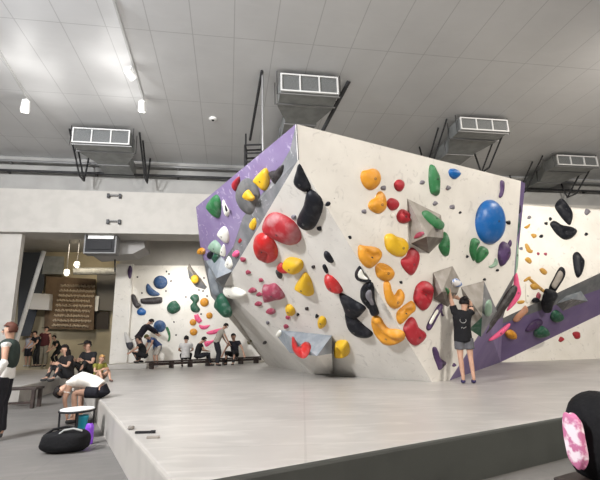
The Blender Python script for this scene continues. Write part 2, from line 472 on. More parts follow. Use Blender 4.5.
def disc(label, x, y, rx, ry, plane, m, h=.3, **k):
    return hold(label, [(x+rx*math.cos(2*math.pi*i/10), y+ry*math.sin(2*math.pi*i/10)) for i in range(10)], plane, m, h, **k)
def volume(label, base, apexes, faces, plane, mats, name='climbing_volume'):
    """faceted volume: base corners (pixels on plane) + apexes (px, py, height above plane)"""
    P, N = plane
    if N.dot(CAM-P) < 0: N = -N
    vs = [onp(x, y, P, N) for x, y in base]
    for x, y, h in apexes: vs.append(onp(x, y, P+N*h, N))
    c = sum(vs[:len(base)], V())/len(base); bm = bmesh.new()
    bv = [bm.verts.new(v-c) for v in vs]
    for f, mi in faces:
        ff = bm.faces.new([bv[i] for i in f]); ff.material_index = mi
    bm.faces.new([bv[i] for i in range(len(base))])
    o = link(name, bm, mats, loc=c); tag(o, label, 'climbing volume')
    return o, vs
def vplane(vs, i, j, k):
    return (vs[i], nrm(vs[i], vs[j], vs[k]))

a6 = lambda P, o, k=6: cv(P, o, k)
# --- front panel, amber family
hold('amber round hold with dented top, highest yellow-orange hold on the white front', a6([(62,150),(75,125),(100,120),(118,115),(140,112),(165,125),(180,160),(175,200),(150,230),(120,240),(90,225),(68,190)], (350,150)), PR, M['amber'], .4)
hold('amber pear-shaped hold just below the highest round amber one', a6([(165,255),(185,248),(205,270),(215,310),(210,355),(180,380),(145,375),(112,350),(110,320),(130,295),(150,285)], (350,150)), PR, M['amber'], .42)
hold('yellow bean-shaped hold left of the large red heart-like hold', a6([(205,110),(220,85),(250,82),(280,100),(320,112),(345,145),(340,185),(320,215),(290,220),(250,205),(215,170)], (350,220)), PR, M['yellow'], .42)
hold('amber wedge hold with grooved lip above the white-and-black hold', a6([(48,165),(60,150),(90,155),(140,160),(175,175),(188,205),(175,240),(140,278),(110,288),(75,265),(50,220)], (350,220)), PR, M['amber'], .42, groove=cv([(95,190),(125,215),(150,210)], (350,220), 6))
hold('amber round hold with curved groove between the wedge and the hook-shaped hold', a6([(150,285),(170,260),(200,260),(240,280),(262,310),(255,345),(225,368),(190,360),(160,335)], (350,220)), PR, M['amber'], .42, groove=cv([(175,270),(200,285),(235,282)], (350,220), 6))
hold('amber hook-shaped hold with deep notch in its top', a6([(200,25),(215,5),(235,15),(245,55),(265,90),(285,60),(305,55),(322,85),(318,120),(300,155),(265,172),(230,150),(208,100)], (350,280)), PR, M['amber'], .5)
hold('amber hold with a hollow centre, above the low dark red hold', a6([(278,200),(295,175),(340,140),(370,125),(388,150),(385,185),(355,210),(330,240),(300,265),(280,240)], (350,280)), PR, M['amber'], .45, groove=cv([(325,185),(350,180)], (350,280), 6))
hold('long amber banana-shaped ledge hold, lowest and widest of the yellow holds', a6([(130,235),(150,212),(185,225),(205,260),(235,290),(290,295),(325,315),(328,350),(300,370),(250,380),(200,360),(150,300)], (350,280)), PL, M['amber'], .5, groove=cv([(160,245),(200,300),(260,335),(300,338)], (350,280), 6))
# reds of the front
hold('small crimson round hold, topmost red on the white front', a6([(262,205),(285,178),(315,185),(323,215),(305,248),(275,240)], (350,150)), PR, M['red'], .45)
hold('small crimson hold beside the amber pear-shaped hold', a6([(222,305),(245,288),(280,300),(292,325),(278,355),(245,362),(222,335)], (350,150)), PR, M['red'], .45)
hold('crimson cup-shaped hold touching the left edge of the upper grey volume', a6([(278,395),(300,358),(335,362),(360,395),(358,425),(325,440),(290,430)], (350,150)), PR, M['red'], .5, groove=cv([(310,375),(345,405)], (350,150), 6))
hold('large crimson heart-like hold with pointed bottom, right of the bean-shaped yellow hold', a6([(305,240),(335,215),(350,180),(372,165),(400,185),(412,220),(400,280),(370,330),(340,315),(310,275)], (350,220)), PR, M['red'], .42)
hold('large crimson egg-shaped hold with worn pale hollow, left of the middle grey volume', a6([(382,80),(400,30),(440,5),(480,20),(490,60),(478,130),(440,182),(405,160),(380,120)], (350,280)), PR, M['red'], .45, groove=cv([(420,70),(460,90)], (350,280), 6))
hold('dark red bean-shaped hold, lowest red on the white front', a6([(320,280),(345,235),(375,222),(395,250),(410,285),(450,315),(445,350),(410,385),(380,392),(345,360),(322,310)], (350,280)), PR, M['red'], .42)
# greens, blue, plum
hold('tall narrow green hold near the top edge of the white front', a6([(475,100),(490,88),(508,115),(530,170),(525,268),(500,268),(480,250),(470,170)], (350,150)), PR, M['green'], .6)
hold('green drop-shaped hold hanging at the right of the upper grey volume', a6([(62,190),(85,130),(108,180),(105,250),(95,278),(70,262),(50,220)], (430,210)), PR, M['green'], .6)
hold('slim green hold, left one of the pair below the big blue disc', a6([(235,235),(245,180),(270,168),(290,190),(270,240),(262,305),(243,275)], (430,210)), PR, M['green'], .6)
hold('rounder green hold, right one of the pair below the big blue disc', a6([(270,300),(277,250),(300,218),(330,225),(340,260),(315,295),(285,318)], (430,210)), PR, M['green'], .55)
hold('small blue shield-shaped hold close under the top edge', a6([(110,130),(125,112),(160,118),(180,145),(150,175),(120,160)], (430,150)), PR, M['blue'], .5)
disc('big bright blue oval disc hold at the right of the white front', 489.2, 222, 14.2, 22.3, PR, M['blue'], .32)
hold('narrow plum bar hold near the upper right corner', a6([(420,190),(432,182),(442,200),(438,250),(425,285),(412,280),(420,240)], (430,150)), PR, M['plum'], .6)
hold('plum tapered hold right of the green pair', a6([(405,270),(415,210),(440,188),(465,215),(470,270),(440,325),(420,335),(408,300)], (430,210)), PR, M['plum'], .5)
hold('small dark plum hold tucked at the top right of the plum tapered hold', a6([(462,210),(480,178),(487,205),(475,225)], (430,210)), PR, M['plum'], .5, bolt=False)
hold('small grey-green hooked hold left of the plum tapered hold', a6([(350,340),(380,320),(390,290),(402,300),(400,330),(370,348)], (430,210)), PR, M['lgreen'], .5, bolt=False)
_p = a6([(458,275),(480,230),(520,160),(545,140),(552,165),(522,220),(480,295),(460,298)], (350,280))
_o = hold('slanting plum blade hold with a white middle, below the middle grey volume', _p, PR, M["plum"], .6)
inlay(_o, 'white middle', shrink(_p, .55), PR, M['white'], .3, .07)
hold('small plum hold at the right of the slanting plum and white blade', a6([(545,190),(552,180),(556,200),(565,212),(556,218),(547,208)], (350,280)), PR, M['plum'], .5, bolt=False)
hold('plum boot-shaped hold low by the front corner of the boulder', cv([(12,240),(28,235),(40,258),(50,290),(80,312),(68,330),(45,350),(35,330),(15,275)], (430,300), 5), PR, M['plum'], .45)
dot('tiny dark hold near the floor left of the standing climber', 454, 365, 1.8, PR, M['plum'])
# small greys on the front
gsm = [(364, 211.5, 2.4, 'small grey hold left of the amber pear-shaped hold'), (383.2, 188, 2.6, 'small lilac-grey hold between the two highest amber and red holds'), (392.3, 215.3, 2.4, 'small sandy hold under the second small crimson hold'),
       (422, 182.5, 2.3, 'small grey hold left of the tall narrow green hold'), (448, 188, 2.4, 'small grey hold under the small blue shield hold'), (435, 203.5, 2.3, 'small grey hold under the tall narrow green hold'),
       (452, 207, 2.5, 'small grey hold left of the big blue disc, near the centre'), (460, 212.6, 1.3, 'tiny dark hold left of the big blue disc'), (508.2, 222.5, 2.2, 'small dark grey hold right of the big blue disc'),
       (350, 237.3, 1.8, 'tiny black hold alone in the middle of the white front'), (401, 282.3, 1.6, 'tiny black hold above the deep-notched amber hook'), (467.2, 256.5, 1.5, 'tiny dark hold left of the slim green hold'),
       (497.2, 270.3, 1.4, 'tiny dark hold under the plum tapered hold'), (484.3, 279.5, 1.4, 'tiny dark hold at the top of the lowest grey volume')]
for x, y, r, lb in gsm:
    dot(lb, x, y, r, PR, M['white'] if 'sandy' in lb else (M['black'] if 'black' in lb or 'dark' in lb else M['dots']))
# grey volumes
_, v1 = volume('upper grey polyhedral volume with a green hold lying across it', [(407,198.5),(411,243.5),(429,253.5),(444.5,238),(441,215)], [(426.5,236.5,.48)], [((0,1,5),0),((1,2,5),1),((2,3,5),1),((3,4,5),0),((4,0,5),0)], PR, [M['vol'], M['vol_shade']])
hold('long green hold lying across the upper grey volume', a6([(430,380),(448,366),(490,395),(530,425),(560,458),(548,478),(505,462),(458,420)], (350,150)), vplane(v1, 4, 0, 5), M['green'], .45)
hold('small dull red hold on the upper grey volume', a6([(385,110),(400,80),(435,70),(445,85),(420,105)], (350,220)), vplane(v1, 0, 1, 5), M['rose'], .4, bolt=False)
_, v2 = volume('middle grey polyhedral volume held by the reaching climber', [(433,272.5),(434,299),(448,307),(457.5,293),(461,282),(452.5,266)], [(442,291.5,.30)], [((0,1,6),0),((1,2,6),1),((2,3,6),1),((3,4,6),0),((4,5,6),0),((5,0,6),0)], PR, [M['vol'], M['vol_shade']])
hold('small green hold on the lower face of the middle grey volume', a6([(95,105),(120,125),(130,150),(118,165),(98,130)], (430,270)), vplane(v2, 2, 3, 6), M['green'], .3, bolt=False)
hold('white and blue hold on the right tip of the middle grey volume', a6([(135,62),(160,50),(185,75),(178,98),(150,100),(135,85)], (430,270)), vplane(v2, 3, 4, 6), mat('white_blue_hold', (.8,.78,.78), .5, col2=(.12,.22,.5), n_scale=8, lo=.5, hi=.55), .4, bolt=False)
_, v3 = volume('large grey polyhedral volume behind the climber with scuffed right side', [(461,287),(469,329),(481,337),(497,311),(484,281)], [(482,317,.36)], [((0,1,5),0),((1,2,5),2),((2,3,5),3),((3,4,5),3),((4,0,5),0)], PR, [M['vol'], M['vol_shade'], M['green_d'], M['greyp']])
hold('pale green hold along the scuffed side of the large grey volume', [(486,303),(490,300),(491,308),(488,316),(485,314)], vplane(v3, 2, 3, 5), M['lgreen'], .3, bolt=False)
# --- overhang panel
hold('black leaf-shaped hold at the corner where the purple side meets the white front', a6([(24,305),(40,245),(50,208),(65,210),(92,265),(124,330),(119,358),(92,368),(48,342)], (290,130)), PL, M['black'], .4)
hold('large black teardrop hold right under the black leaf-shaped one', [(308,190),(316,192),(323,202),(321,215),(314,228),(306,229),(298,222),(299,215),(304,205)], PL, M['black'], .45)
hold('long bright red pebble-shaped hold with worn pale streak', cv([(370,110),(395,70),(440,62),(500,90),(540,130),(558,180),(545,210),(510,218),(450,195),(400,165),(372,135)], (190,200), 5), PL, chalk('worn_red', (.36,.013,.02), .42, lo=.48, hi=.75, n_scale=2.5), .42)
hold('bright red oval hold at the left edge of the white overhang', cv([(322,210),(335,175),(370,163),(410,185),(438,240),(435,290),(400,312),(370,305),(335,260)], (190,200), 5), PL, M['red_br'], .42, groove=cv([(395,250),(380,300)], (190,200), 5))
hold('yellow blocky hold under the two big red holds', cv([(468,310),(500,285),(560,300),(565,340),(530,365),(480,335)], (190,200), 5), PL, M['yellow'], .55)
hold('small red hold tucked under the left of the yellow blocky hold', cv([(437,335),(455,312),(480,330),(500,358),(470,362)], (190,200), 5), PL, M['red_br'], .5, bolt=False)
hold('small dark maroon hold below the small red one', cv([(430,352),(445,348),(462,370),(458,392),(440,378)], (190,200), 5), PL, M['brown'], .5, bolt=False)
hold('yellow cone-shaped hold in the middle of the overhang', a6([(35,150),(60,110),(90,72),(120,100),(140,160),(140,205),(90,190),(45,165)], (290,260)), PL, M['yellow'], .6)
hold('small yellow hold left of the crossing black holds', a6([(170,355),(190,335),(215,350),(217,385),(195,407),(172,390)], (290,260)), PL, M['yellow'], .6)
hold('small yellow hold with grey base above the blue-grey volume', cv([(480,130),(500,120),(525,145),(522,172),(495,166)], (190,280), 5), PL, M['yellow'], .6)
hold('yellow pocket hold right of the blue-grey volume', cv([(480,160),(525,150),(545,170),(548,215),(520,230),(480,215)], (240,310), 5), PL, M['yellow'], .65, groove=cv([(510,180),(515,205)], (240,310), 5))
hold('black and violet almond hold above the thin ring hold', a6([(210,305),(235,315),(262,360),(255,375),(225,360),(205,330)], (290,200)), PL, M['black'], .5)
hold('thin dark ring-like hold on top of the crimson capsule', a6([(195,35),(210,25),(228,55),(227,80),(208,66)], (290,260)), PL, M['black'], .4, bolt=False)
hold('crimson capsule-shaped hold left of the crossing black holds', a6([(210,95),(230,85),(265,105),(300,145),(318,185),(290,195),(240,170),(215,130)], (290,260)), PL, M['red_br'], .5)
hold('black winged hold, upper of the two crossing black holds', a6([(295,200),(330,205),(390,240),(455,282),(440,312),(400,345),(340,320),(318,270)], (290,260)), PL, M['black'], .35)
hold('black curved blade hold, lower of the two crossing black holds', a6([(332,315),(350,310),(400,348),(450,395),(495,432),(490,455),(450,458),(400,440),(350,390)], (290,260)), PL, M['black'], .45)
_p = a6([(390,75),(415,35),(432,52),(452,92),(487,125),(470,132),(430,125),(400,108)], (290,260))
_o = hold('white hold with black rim below the amber wedge', _p, PL, M["black"], .45)
inlay(_o, 'pale centre', shrink(_p, .62), PL, M['white'], .3, .06)
_p = a6([(425,175),(450,140),(485,130),(505,160),(510,240),(535,320),(495,325),(470,280),(430,230)], (290,260))
_o = hold('long black bone-shaped hold with pale polished streak', _p, PL, M["black"], .5, groove=cv([(470,160),(480,220),(500,290)], (290,260), 6))
inlay(_o, 'pale polished streak', shrink(_p, .45), PL, M['dots'], .3, .20)
hold('chalky rose star-shaped hold among the small pink ones', [(263.5,289),(264,284.5),(269,284.5),(275,283),(282,290),(285,297),(277,299),(268,301),(264.5,296)], PL, M['rose'], .55)
hold('long glossy white hold at the lower left edge of the overhang', [(224,288),(231,286),(241,289),(247,294),(240,297.5),(230,296)], PL, M['white'], .5)
hold('white horn hold at the left tip of the blue-grey volume', cv([(432,268),(448,250),(463,262),(455,280),(442,278)], (190,280), 5), PL, M['white'], .6)
pk = [(243.5, 259.3, 2.8, 'small rose hold just under the round pink one'), (248.5, 272.2, 2.6, 'small rose hold below the red oval, upper left of the pink group'), (261.3, 280, 2.4, 'small rose hold just above the star-shaped one'), (252.6, 290.2, 3.4, 'larger rose knob left of the star-shaped hold'), (259.5, 294.2, 2.6, 'small rose hold touching the left tip of the star-shaped one'),
      (258.6, 303.6, 3, 'flat rose hold below the star-shaped one, left'), (271, 311, 3.8, 'flat rose hold below the star-shaped one, right'), (288.2, 317.3, 2.2, 'small pale rose hold above the blue-grey volume, upper'), (286.4, 326.3, 2.6, 'small pale rose hold above the blue-grey volume, lower')]
for x, y, r, lb in pk: dot(lb, x, y, r*.78, PL, M['rose'], .5, group='small rose holds', rx=1.45, ang=.25)
dk = [(250, 341.8, 2.2, 'olive hold low on the left edge of the boulder', M['olive'], PD), (264.8, 342.5, 1.8, 'tiny olive-black hold right of the olive one', M['brown'], PD), (294, 217, 2.5, 'small grey hold above the long worn red hold', M['dots'], PL), (327.8, 204, 2.4, 'small black hold right of the large black teardrop', M['black'], PL), (319.5, 228.3, 2.4, 'small black hold at the foot of the large black teardrop', M['black'], PL), (361.5, 211.3, 1.9, 'small grey hold, left of two near the amber pear', M['dots'], PR),
      (313.5, 266.8, 1.8, 'tiny brown hold above the yellow cone-shaped hold', M['brown'], PL), (307, 308.5, 1.8, 'tiny brown hold below the yellow cone-shaped hold', M['brown'], PL), (317, 316, 1.9, 'tiny black hold above the small yellow hold', M['black'], PL), (298, 314.5, 1.5, 'tiny black hold right of the small yellow hold with grey base', M['black'], PL), (268, 322.5, 1.8, 'tiny grey hold left of the white horn hold', M['dots'], PL)]
for x, y, r, lb, mm, pl in dk:
    if lb.startswith('small grey hold, left'): continue
    dot(lb, x, y, r, pl, mm)
# blue-grey volume at the base
bvv = [(281,330),(332,335.5),(333,374.6),(314,374.6),(277,336)]
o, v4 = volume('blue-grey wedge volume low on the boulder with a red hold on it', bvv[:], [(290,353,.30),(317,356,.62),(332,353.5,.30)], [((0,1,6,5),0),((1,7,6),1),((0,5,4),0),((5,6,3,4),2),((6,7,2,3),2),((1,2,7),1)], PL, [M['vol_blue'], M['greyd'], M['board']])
hold('red horned hold on the blue-grey volume', cv([(263,145),(272,138),(282,160),(300,192),(325,172),(347,165),(355,190),(335,232),(310,242),(278,222),(262,190)], (240,310), 5), vplane(v4, 0, 1, 6), M['red_br'], .5)
# --- purple side
k7 = lambda P: cv(P, (190,120), 5)
hold('red fin-shaped hold at the top edge of the purple side', k7([(212,318),(245,282),(249,310),(232,356)]), PS, M['red'], .5)
hold('large green shield-shaped hold on the purple side', [(207.4,204.6),(216,194.5),(221,201.7),(220.5,215),(217,217.5),(211,212)], PS, M['green'], .35)
_p = cv([(195,65),(215,100),(238,150),(225,180),(207,160),(196,110)], (195,190), 6.857)
_o = hold('narrow white hold with dark eye on the purple side', _p, PS, M['white'], .4)
inlay(_o, 'dark eye', shrink(_p, .4), PS, M['black'], .3, .10)
hold('white diamond-shaped hold in the middle of the purple side', cv([(160,290),(200,248),(230,285),(235,345),(215,362),(172,322)], (195,190), 6.857), PS, M['white'], .35)
hold('white triangular hold above the green cluster, upper', [(220,253),(223.8,244),(226,252),(224.5,256.5)], PS, M['white'], .4)
hold('white triangular hold beside the green cluster, lower', cv([(258,205),(290,122),(328,185),(313,215),(272,227)], (190,240), 7.5), PS, M['white'], .35)
hold('large grey domed volume on the purple side', k7([(230,380),(250,315),(290,290),(335,325),(352,390),(338,455),(310,476),(262,450)]), PS, M['dome'], .2, cat='climbing volume', name='climbing_volume', bolt=False)
hold('yellow hold with orange foot on the grey domed volume', k7([(268,372),(290,348),(312,370),(325,392),(308,405),(280,395)]), (PS[0]+NS*.2, NS), M['yellow'], .5)
hold('large yellow shell-shaped hold on the grey corner strip', k7([(322,300),(350,265),(380,240),(398,275),(395,330),(375,350),(345,325)]), PS, M['yellow'], .35, off=.02)
hold('dark jagged hold on the grey corner strip', k7([(412,255),(440,250),(475,220),(477,270),(450,315),(425,290)]), PS, M['brown'], .35, off=.08)
hold('yellow leaf hold between the purple side and the long red hold', cv([(395,220),(425,182),(445,215),(440,250),(420,268),(400,250)], (195,190), 6.857), PS, M['yellow'], .5, off=.06)
hold('small amber hold at the outer left edge of the purple side', cv([(20,412),(45,395),(70,410),(65,438),(32,440)], (195,190), 6.857), PS, M['amber'], .5)
disc('round pink knob hold at the bottom of the grey corner strip', 238, 253, 3, 3.2, PS, M['pink'], .6, off=.05, bolt=False)
dot('small maroon hold above the round pink knob', 241.3, 240.5, 2.6, PS, M['red'])
hold('pale green mottled hold on top of the green cluster', [(209,246),(215,240),(221,246),(222,254),(214,252)], PS, M['lgreen'], .4)
hold('black-green hold, left one in the green cluster', cv([(132,105),(150,85),(172,90),(168,125),(150,140)], (190,240), 7.5), PS, M['black'], .5)
hold('deep green pointed hold, right one in the green cluster', cv([(172,130),(190,95),(222,105),(222,140),(208,178),(185,155)], (190,240), 7.5), PS, M['green_d'], .5)
volume('blue-grey faceted volume at the bottom of the purple side', [(206,261),(221,256),(233,271),(223,288),(215,281)], [(217,278,.35)], [((0,1,5),0),((1,2,5),0),((2,3,5),1),((3,4,5),1),((4,0,5),0)], PS, [M['vol_blue'], M['greyd']])  # underside facets in darker grey, their shade put into the colour
hold('long dark green hold at the lower tip of the left side', [(217,300),(221,293),(226,298),(232,311),(230,317),(224,312),(219,306)], PS, M['green_d'], .5)
hold('grey flat hold on the dark lower left panel', [(209,268),(213,270),(217,284),(220,296),(214,293),(210,281)], PS, M['vol_blue'], .3, bolt=False)
# --- right side of the boulder
hold('thin dark green hold on the right rim of the boulder', [(516,215),(518.5,213),(519.5,226),(517.5,236),(515.5,240)], PXY(517,226,10.0), M['green_d'], .4)
hold('black knob hold on the right rim of the boulder', [(517,206),(520,205),(520.5,212),(518,213.5)], PXY(519,209,9.8), M['black'], .5, bolt=False)
hold('tall grey-green sliver hold on the right rim above the pink one', [(514.5,254),(517,240),(518.5,252),(517.5,268),(514.5,274)], PXY(517,258,10.4), M['lgreen'], .4)
hold('hot pink triangular hold at the right rim of the boulder', [(514.5,275),(517.2,274),(519,283),(521,294),(515,304),(506.5,311),(512,297)], PXY(514,290,10.6), M['pink'], .3)
hold('long dark slanting blade hold on the grey right side', [(511,287),(516,286),(517,290),(513,299),(500,317),(491,329),(485,334),(486,326),(497,307)], PXY(500,310,10.4), M['brown'], .35)
hold('thin hot pink curved hold low on the purple band', [(489,339.5),(500,330),(508.5,323.5),(509.8,326),(502,335),(492,340.5)], PXY(500, 332, 11.2), M['pink'], .4)
# --- right wall
b5 = lambda P: cv(P, (500,180), 6.667)
c5 = lambda P: cv(P, (500,250), 6.667)
hold('upper black leaf hold on the right-hand wall', b5([(365,180),(380,145),(405,125),(430,145),(470,200),(480,250),(465,300),(430,275),(390,225)]), P3, M['black'], .4)
hold('lower black leaf hold on the right-hand wall', b5([(333,290),(360,272),(410,300),(480,315),(510,345),(480,385),(430,398),(380,365),(345,320)]), P3, M['black'], .4, groove=b5([(420,345),(480,345)]))
hold('black rounded bar hold at the far right above the grey band', c5([(485,35),(510,12),(535,40),(558,80),(545,150),(520,185),(500,160),(487,90)]), P3, M['black'], .5)
_p = c5([(325,255),(355,190),(388,128),(410,112),(432,135),(430,180),(385,255),(355,290)])
_o = hold('long black hold with worn grey face leaning to the right', _p, P3, M["black"], .35, groove=c5([(405,150),(370,230)]))
inlay(_o, 'worn grey face', shrink(_p, .68), P3, M['vol'], .3, .16)
hold('big black lumpy hold at the foot of the worn grey-faced hold', c5([(275,350),(290,290),(305,258),(350,268),(378,290),(350,345),(332,400),(300,418),(282,390)]), (PB[0]+NB*.15, NB), M['black'], .4)
gd = [([(165,430),(180,425),(200,455),(212,478),(190,480),(172,460)], 'b', 'gold leaf-shaped hold, largest of the small gold holds'), ([(205,362),(235,360),(242,378),(222,388)], 'b', 'small gold hold above the gold leaf-shaped one'),
      ([(160,315),(185,300),(200,292),(195,312),(178,325)], 'b', 'small gold hold nearest the rim of the boulder'), ([(175,0),(215,0),(212,20),(190,18)], 'c', 'small gold hold under the leaf-shaped one'),
      ([(165,58),(190,48),(210,75),(200,92),(175,78)], 'c', 'small gold ring-like hold above the hanging gold bars'), ([(262,130),(285,120),(312,145),(305,165),(280,158)], 'c', 'gold oval hold left of the worn grey-faced black hold'),
      ([(200,235),(225,222),(255,238),(250,262),(215,262)], 'c', 'gold chunky hold where the gold bars meet'), ([(115,345),(140,335),(165,340),(150,358),(120,358)], 'c', 'small orange hold next to the hot pink triangle')]
for p, w, lb in gd: hold(lb, b5(p) if w == 'b' else c5(p), P3, M['gold'], .45, bolt=False)
hold('slanting thin gold bar hold', c5([(188,185),(205,190),(255,232),(298,270),(290,285),(240,245),(195,205)]), P3, M['gold'], .6)
hold('short gold bar hold at the left end of the slanting one', c5([(158,202),(185,180),(205,178),(196,196),(165,212)]), P3, M['gold'], .5)
hold('pale pinkish vertical hold under the short gold bar', c5([(168,230),(182,225),(190,290),(190,350),(172,350),(165,290)]), P3, M['white'], .5)
hold('peach slanting bar hold on the grey band', c5([(85,470),(105,435),(140,400),(170,370),(182,400),(150,435),(110,475)]), PB, chalk('peach_resin', (.5,.24,.14), .2), .5)
hold('small maroon hold beside the big black lumpy hold', c5([(240,305),(255,280),(270,300),(262,330),(245,325)]), P3, M['rose'], .5, bolt=False)
hold('small black hold on the grey band, left of the lumpy one', c5([(210,345),(225,320),(250,318),(262,335),(240,350)]), PB, M['black'], .5, bolt=False)
hold('yellow cup hold on the purple band', cv([(35,150),(70,130),(105,155),(100,185),(70,192),(45,180)], (500,310), 6.667), PB, M['amber'], .55)
hold('green round hold on the purple band, upper', cv([(335,40),(355,5),(385,3),(418,35),(400,65),(365,80),(342,65)], (500,310), 6.667), PB, M['green_d'], .5)
hold('green wedge hold at the lower edge of the purple band', cv([(225,150),(260,105),(300,115),(325,150),(280,178),(237,180)], (500,310), 6.667), PB, M['green_d'], .5)
hold('dusky violet flat hold on the purple band beside the green wedge', cv([(170,135),(210,80),(260,60),(282,80),(235,125),(192,142)], (500,310), 6.667), PB, M['plum'], .35)
volume('grey faceted volume on the band at the far right', [(556,304),(566,296),(581,291),(588,301),(574,306),(563,311)], [(572,299,.35)], [((0,1,6),0),((1,2,6),0),((2,3,6),0),((3,4,6),1),((4,5,6),1),((5,0,6),1)], PB, [M['vol_blue'], M['greyp']])
dot('small dark red oval hold on the lower white wall, left', 561, 339.5, 2.6, P4, M['red'])
dot('larger dark red round hold on the lower white wall, right', 576.5, 335, 3.9, P4, M['red'])
for x, y, r, lb in [(529, 217.5, 1.8, 'small grey hold below the top edge of the right-hand wall'), (550.3, 219, 1.7, 'small grey hold left of the upper black leaf'), (541, 236.3, 1.8, 'small grey hold left of the lower black leaf'), (546, 223.5, 1.7, 'small black hold at the left tip of the lower black leaf'),
                    (586, 234.3, 1.7, 'small dark hold right of the lower black leaf'), (521, 248.5, 1.7, 'small dark hold next to the gold leaf-shaped hold'), (538.2, 253.7, 1.5, 'tiny rose hold under the gold holds'), (545.5, 254, 1.6, 'tiny grey hold right of the tiny rose one'), (587, 212, 3, 'grey hold cut by the right edge of the photo')]:
    dot(lb, x, y, r, P3, M['rose'] if 'rose' in lb else (M['black'] if 'black' in lb else M['dots']))
# --- rear wall
f5 = lambda P: cv(P, (100,240), 5)
hold('plum oval hold high on the end of the rear wall', f5([(138,160),(145,132),(155,130),(162,150),(155,188),(144,190)]), (PW[0]-ED*.2, PW[1]), M['plum'], .4)
disc('blue disc hold, upper on the rear wall', 160.5, 282.3, 7, 6.7, PW, M['blue_d'], .3)
hold('blue half-moon hold below left of the upper blue disc', f5([(230,235),(240,218),(265,245),(298,268),(290,279),(255,279),(235,262)]), PW, M['blue_d'], .4)
hold('dark brown curved hold on the rear wall', f5([(155,275),(175,275),(190,310),(205,327),(185,342),(165,320)]), (PW[0]-ED*.2, PW[1]), M['brown'], .4)
hold('dark brown horizontal bar hold on the rear wall', f5([(203,300),(215,292),(300,285),(312,297),(300,318),(215,320)]), PW, M['brown'], .5)
hold('small pale blue hold under the dark brown curved one', f5([(185,355),(205,338),(230,355),(222,375),(192,374)]), PW, M['blue'], .4)
hold('dark green round hold in the middle of the rear wall', f5([(335,335),(350,312),(375,303),(385,310),(402,335),(395,355),(365,370),(340,358)]), PW, M['green_d'], .4)
hold('dark green two-lobed hold on the rear wall', f5([(450,290),(465,272),(490,275),(495,300),(485,320),(500,345),(490,362),(460,357),(452,330),(464,310)]), PW, M['green_d'], .4)
disc('blue disc hold, lower on the rear wall', 159.7, 326.2, 6.2, 6, PW, M['blue_d'], .3)
disc('blue disc hold hidden behind the bending person in blue', 157.5, 347, 4.5, 5.5, PW, M['blue_d'], .3)
volume('grey blade-shaped volume on the rear wall', f5([(437,140),(445,115),(467,150),(503,190),(535,235),(525,248),(480,235),(445,190)]), [(194,276,.25)], [((i, (i+1) % 8, 8), 0 if i < 4 else 1) for i in range(8)], PW, [M['vol'], M['greyp']])
disc('yellow round hold on the grey blade-shaped volume', 195, 279.2, 4.2, 4.4, (PW[0]-ED*.2, PW[1]), M['yellow'], .4)
disc('yellow round hold right of the two-lobed green hold', 204.4, 302.3, 4.4, 4.4, PW, M['amber'], .4)
disc('small yellow round hold above the pink wing', 209.4, 315.6, 3.3, 3.3, PW, M['amber'], .4)
disc('small yellow round hold left of the pink block', 193, 322.4, 3.4, 3.3, PW, M['amber'], .4)
disc('yellow round hold, lowest on the rear wall', 193.6, 332, 3.8, 3.6, PW, M['amber'], .4)
hold('pink block hold on the rear wall, topmost of the pink ones', f5([(470,375),(490,370),(512,405),(495,418),(475,400)]), PW, M['pink'], .4, sm=False)
hold('pink wing hold in the middle of the pink ones', f5([(495,425),(520,428),(550,425),(532,445),(505,445)]), PW, M['pink'], .4)
k9 = lambda P: cv(P, (172,315), 6.667)
hold('long pink spike hold pointing right on the rear wall', k9([(230,115),(280,98),(332,88),(340,100),(290,125),(245,130)]), PW, M['pink'], .4)
hold('long pink spike hold behind the seated people, lowest pink', k9([(215,180),(250,172),(290,165),(270,185),(228,212)]), PW, M['pink'], .4)
hold('narrow green curved hold below the lower blue disc', cv([(375,110),(395,105),(415,160),(412,215),(392,225),(398,180)], (122,315), 8.57), PW, M['green'], .4)
hold('tall white and dark hold at the foot of the rear wall end', cv([(20,150),(40,150),(75,210),(98,260),(75,298),(45,280),(25,210)], (122,315), 8.57), (PW[0]-ED*.2, PW[1]), mat('white_dark_hold', (.6,.58,.55), .6, col2=(.04,.04,.05), n_scale=1.5, lo=.48, hi=.52), .4)
for i, (x, y) in enumerate([(166.5,271.5),(169,274),(171,281),(166,291),(137.5,277),(142,293),(174,322),(186,297),(203,291),(199,290),(201,314),(207,296),(176,335),(204,278)]):
    dot('tiny dark foothold scattered on the white rear wall', x, y, .9, PW, M['brown'], group='tiny footholds on the rear wall')

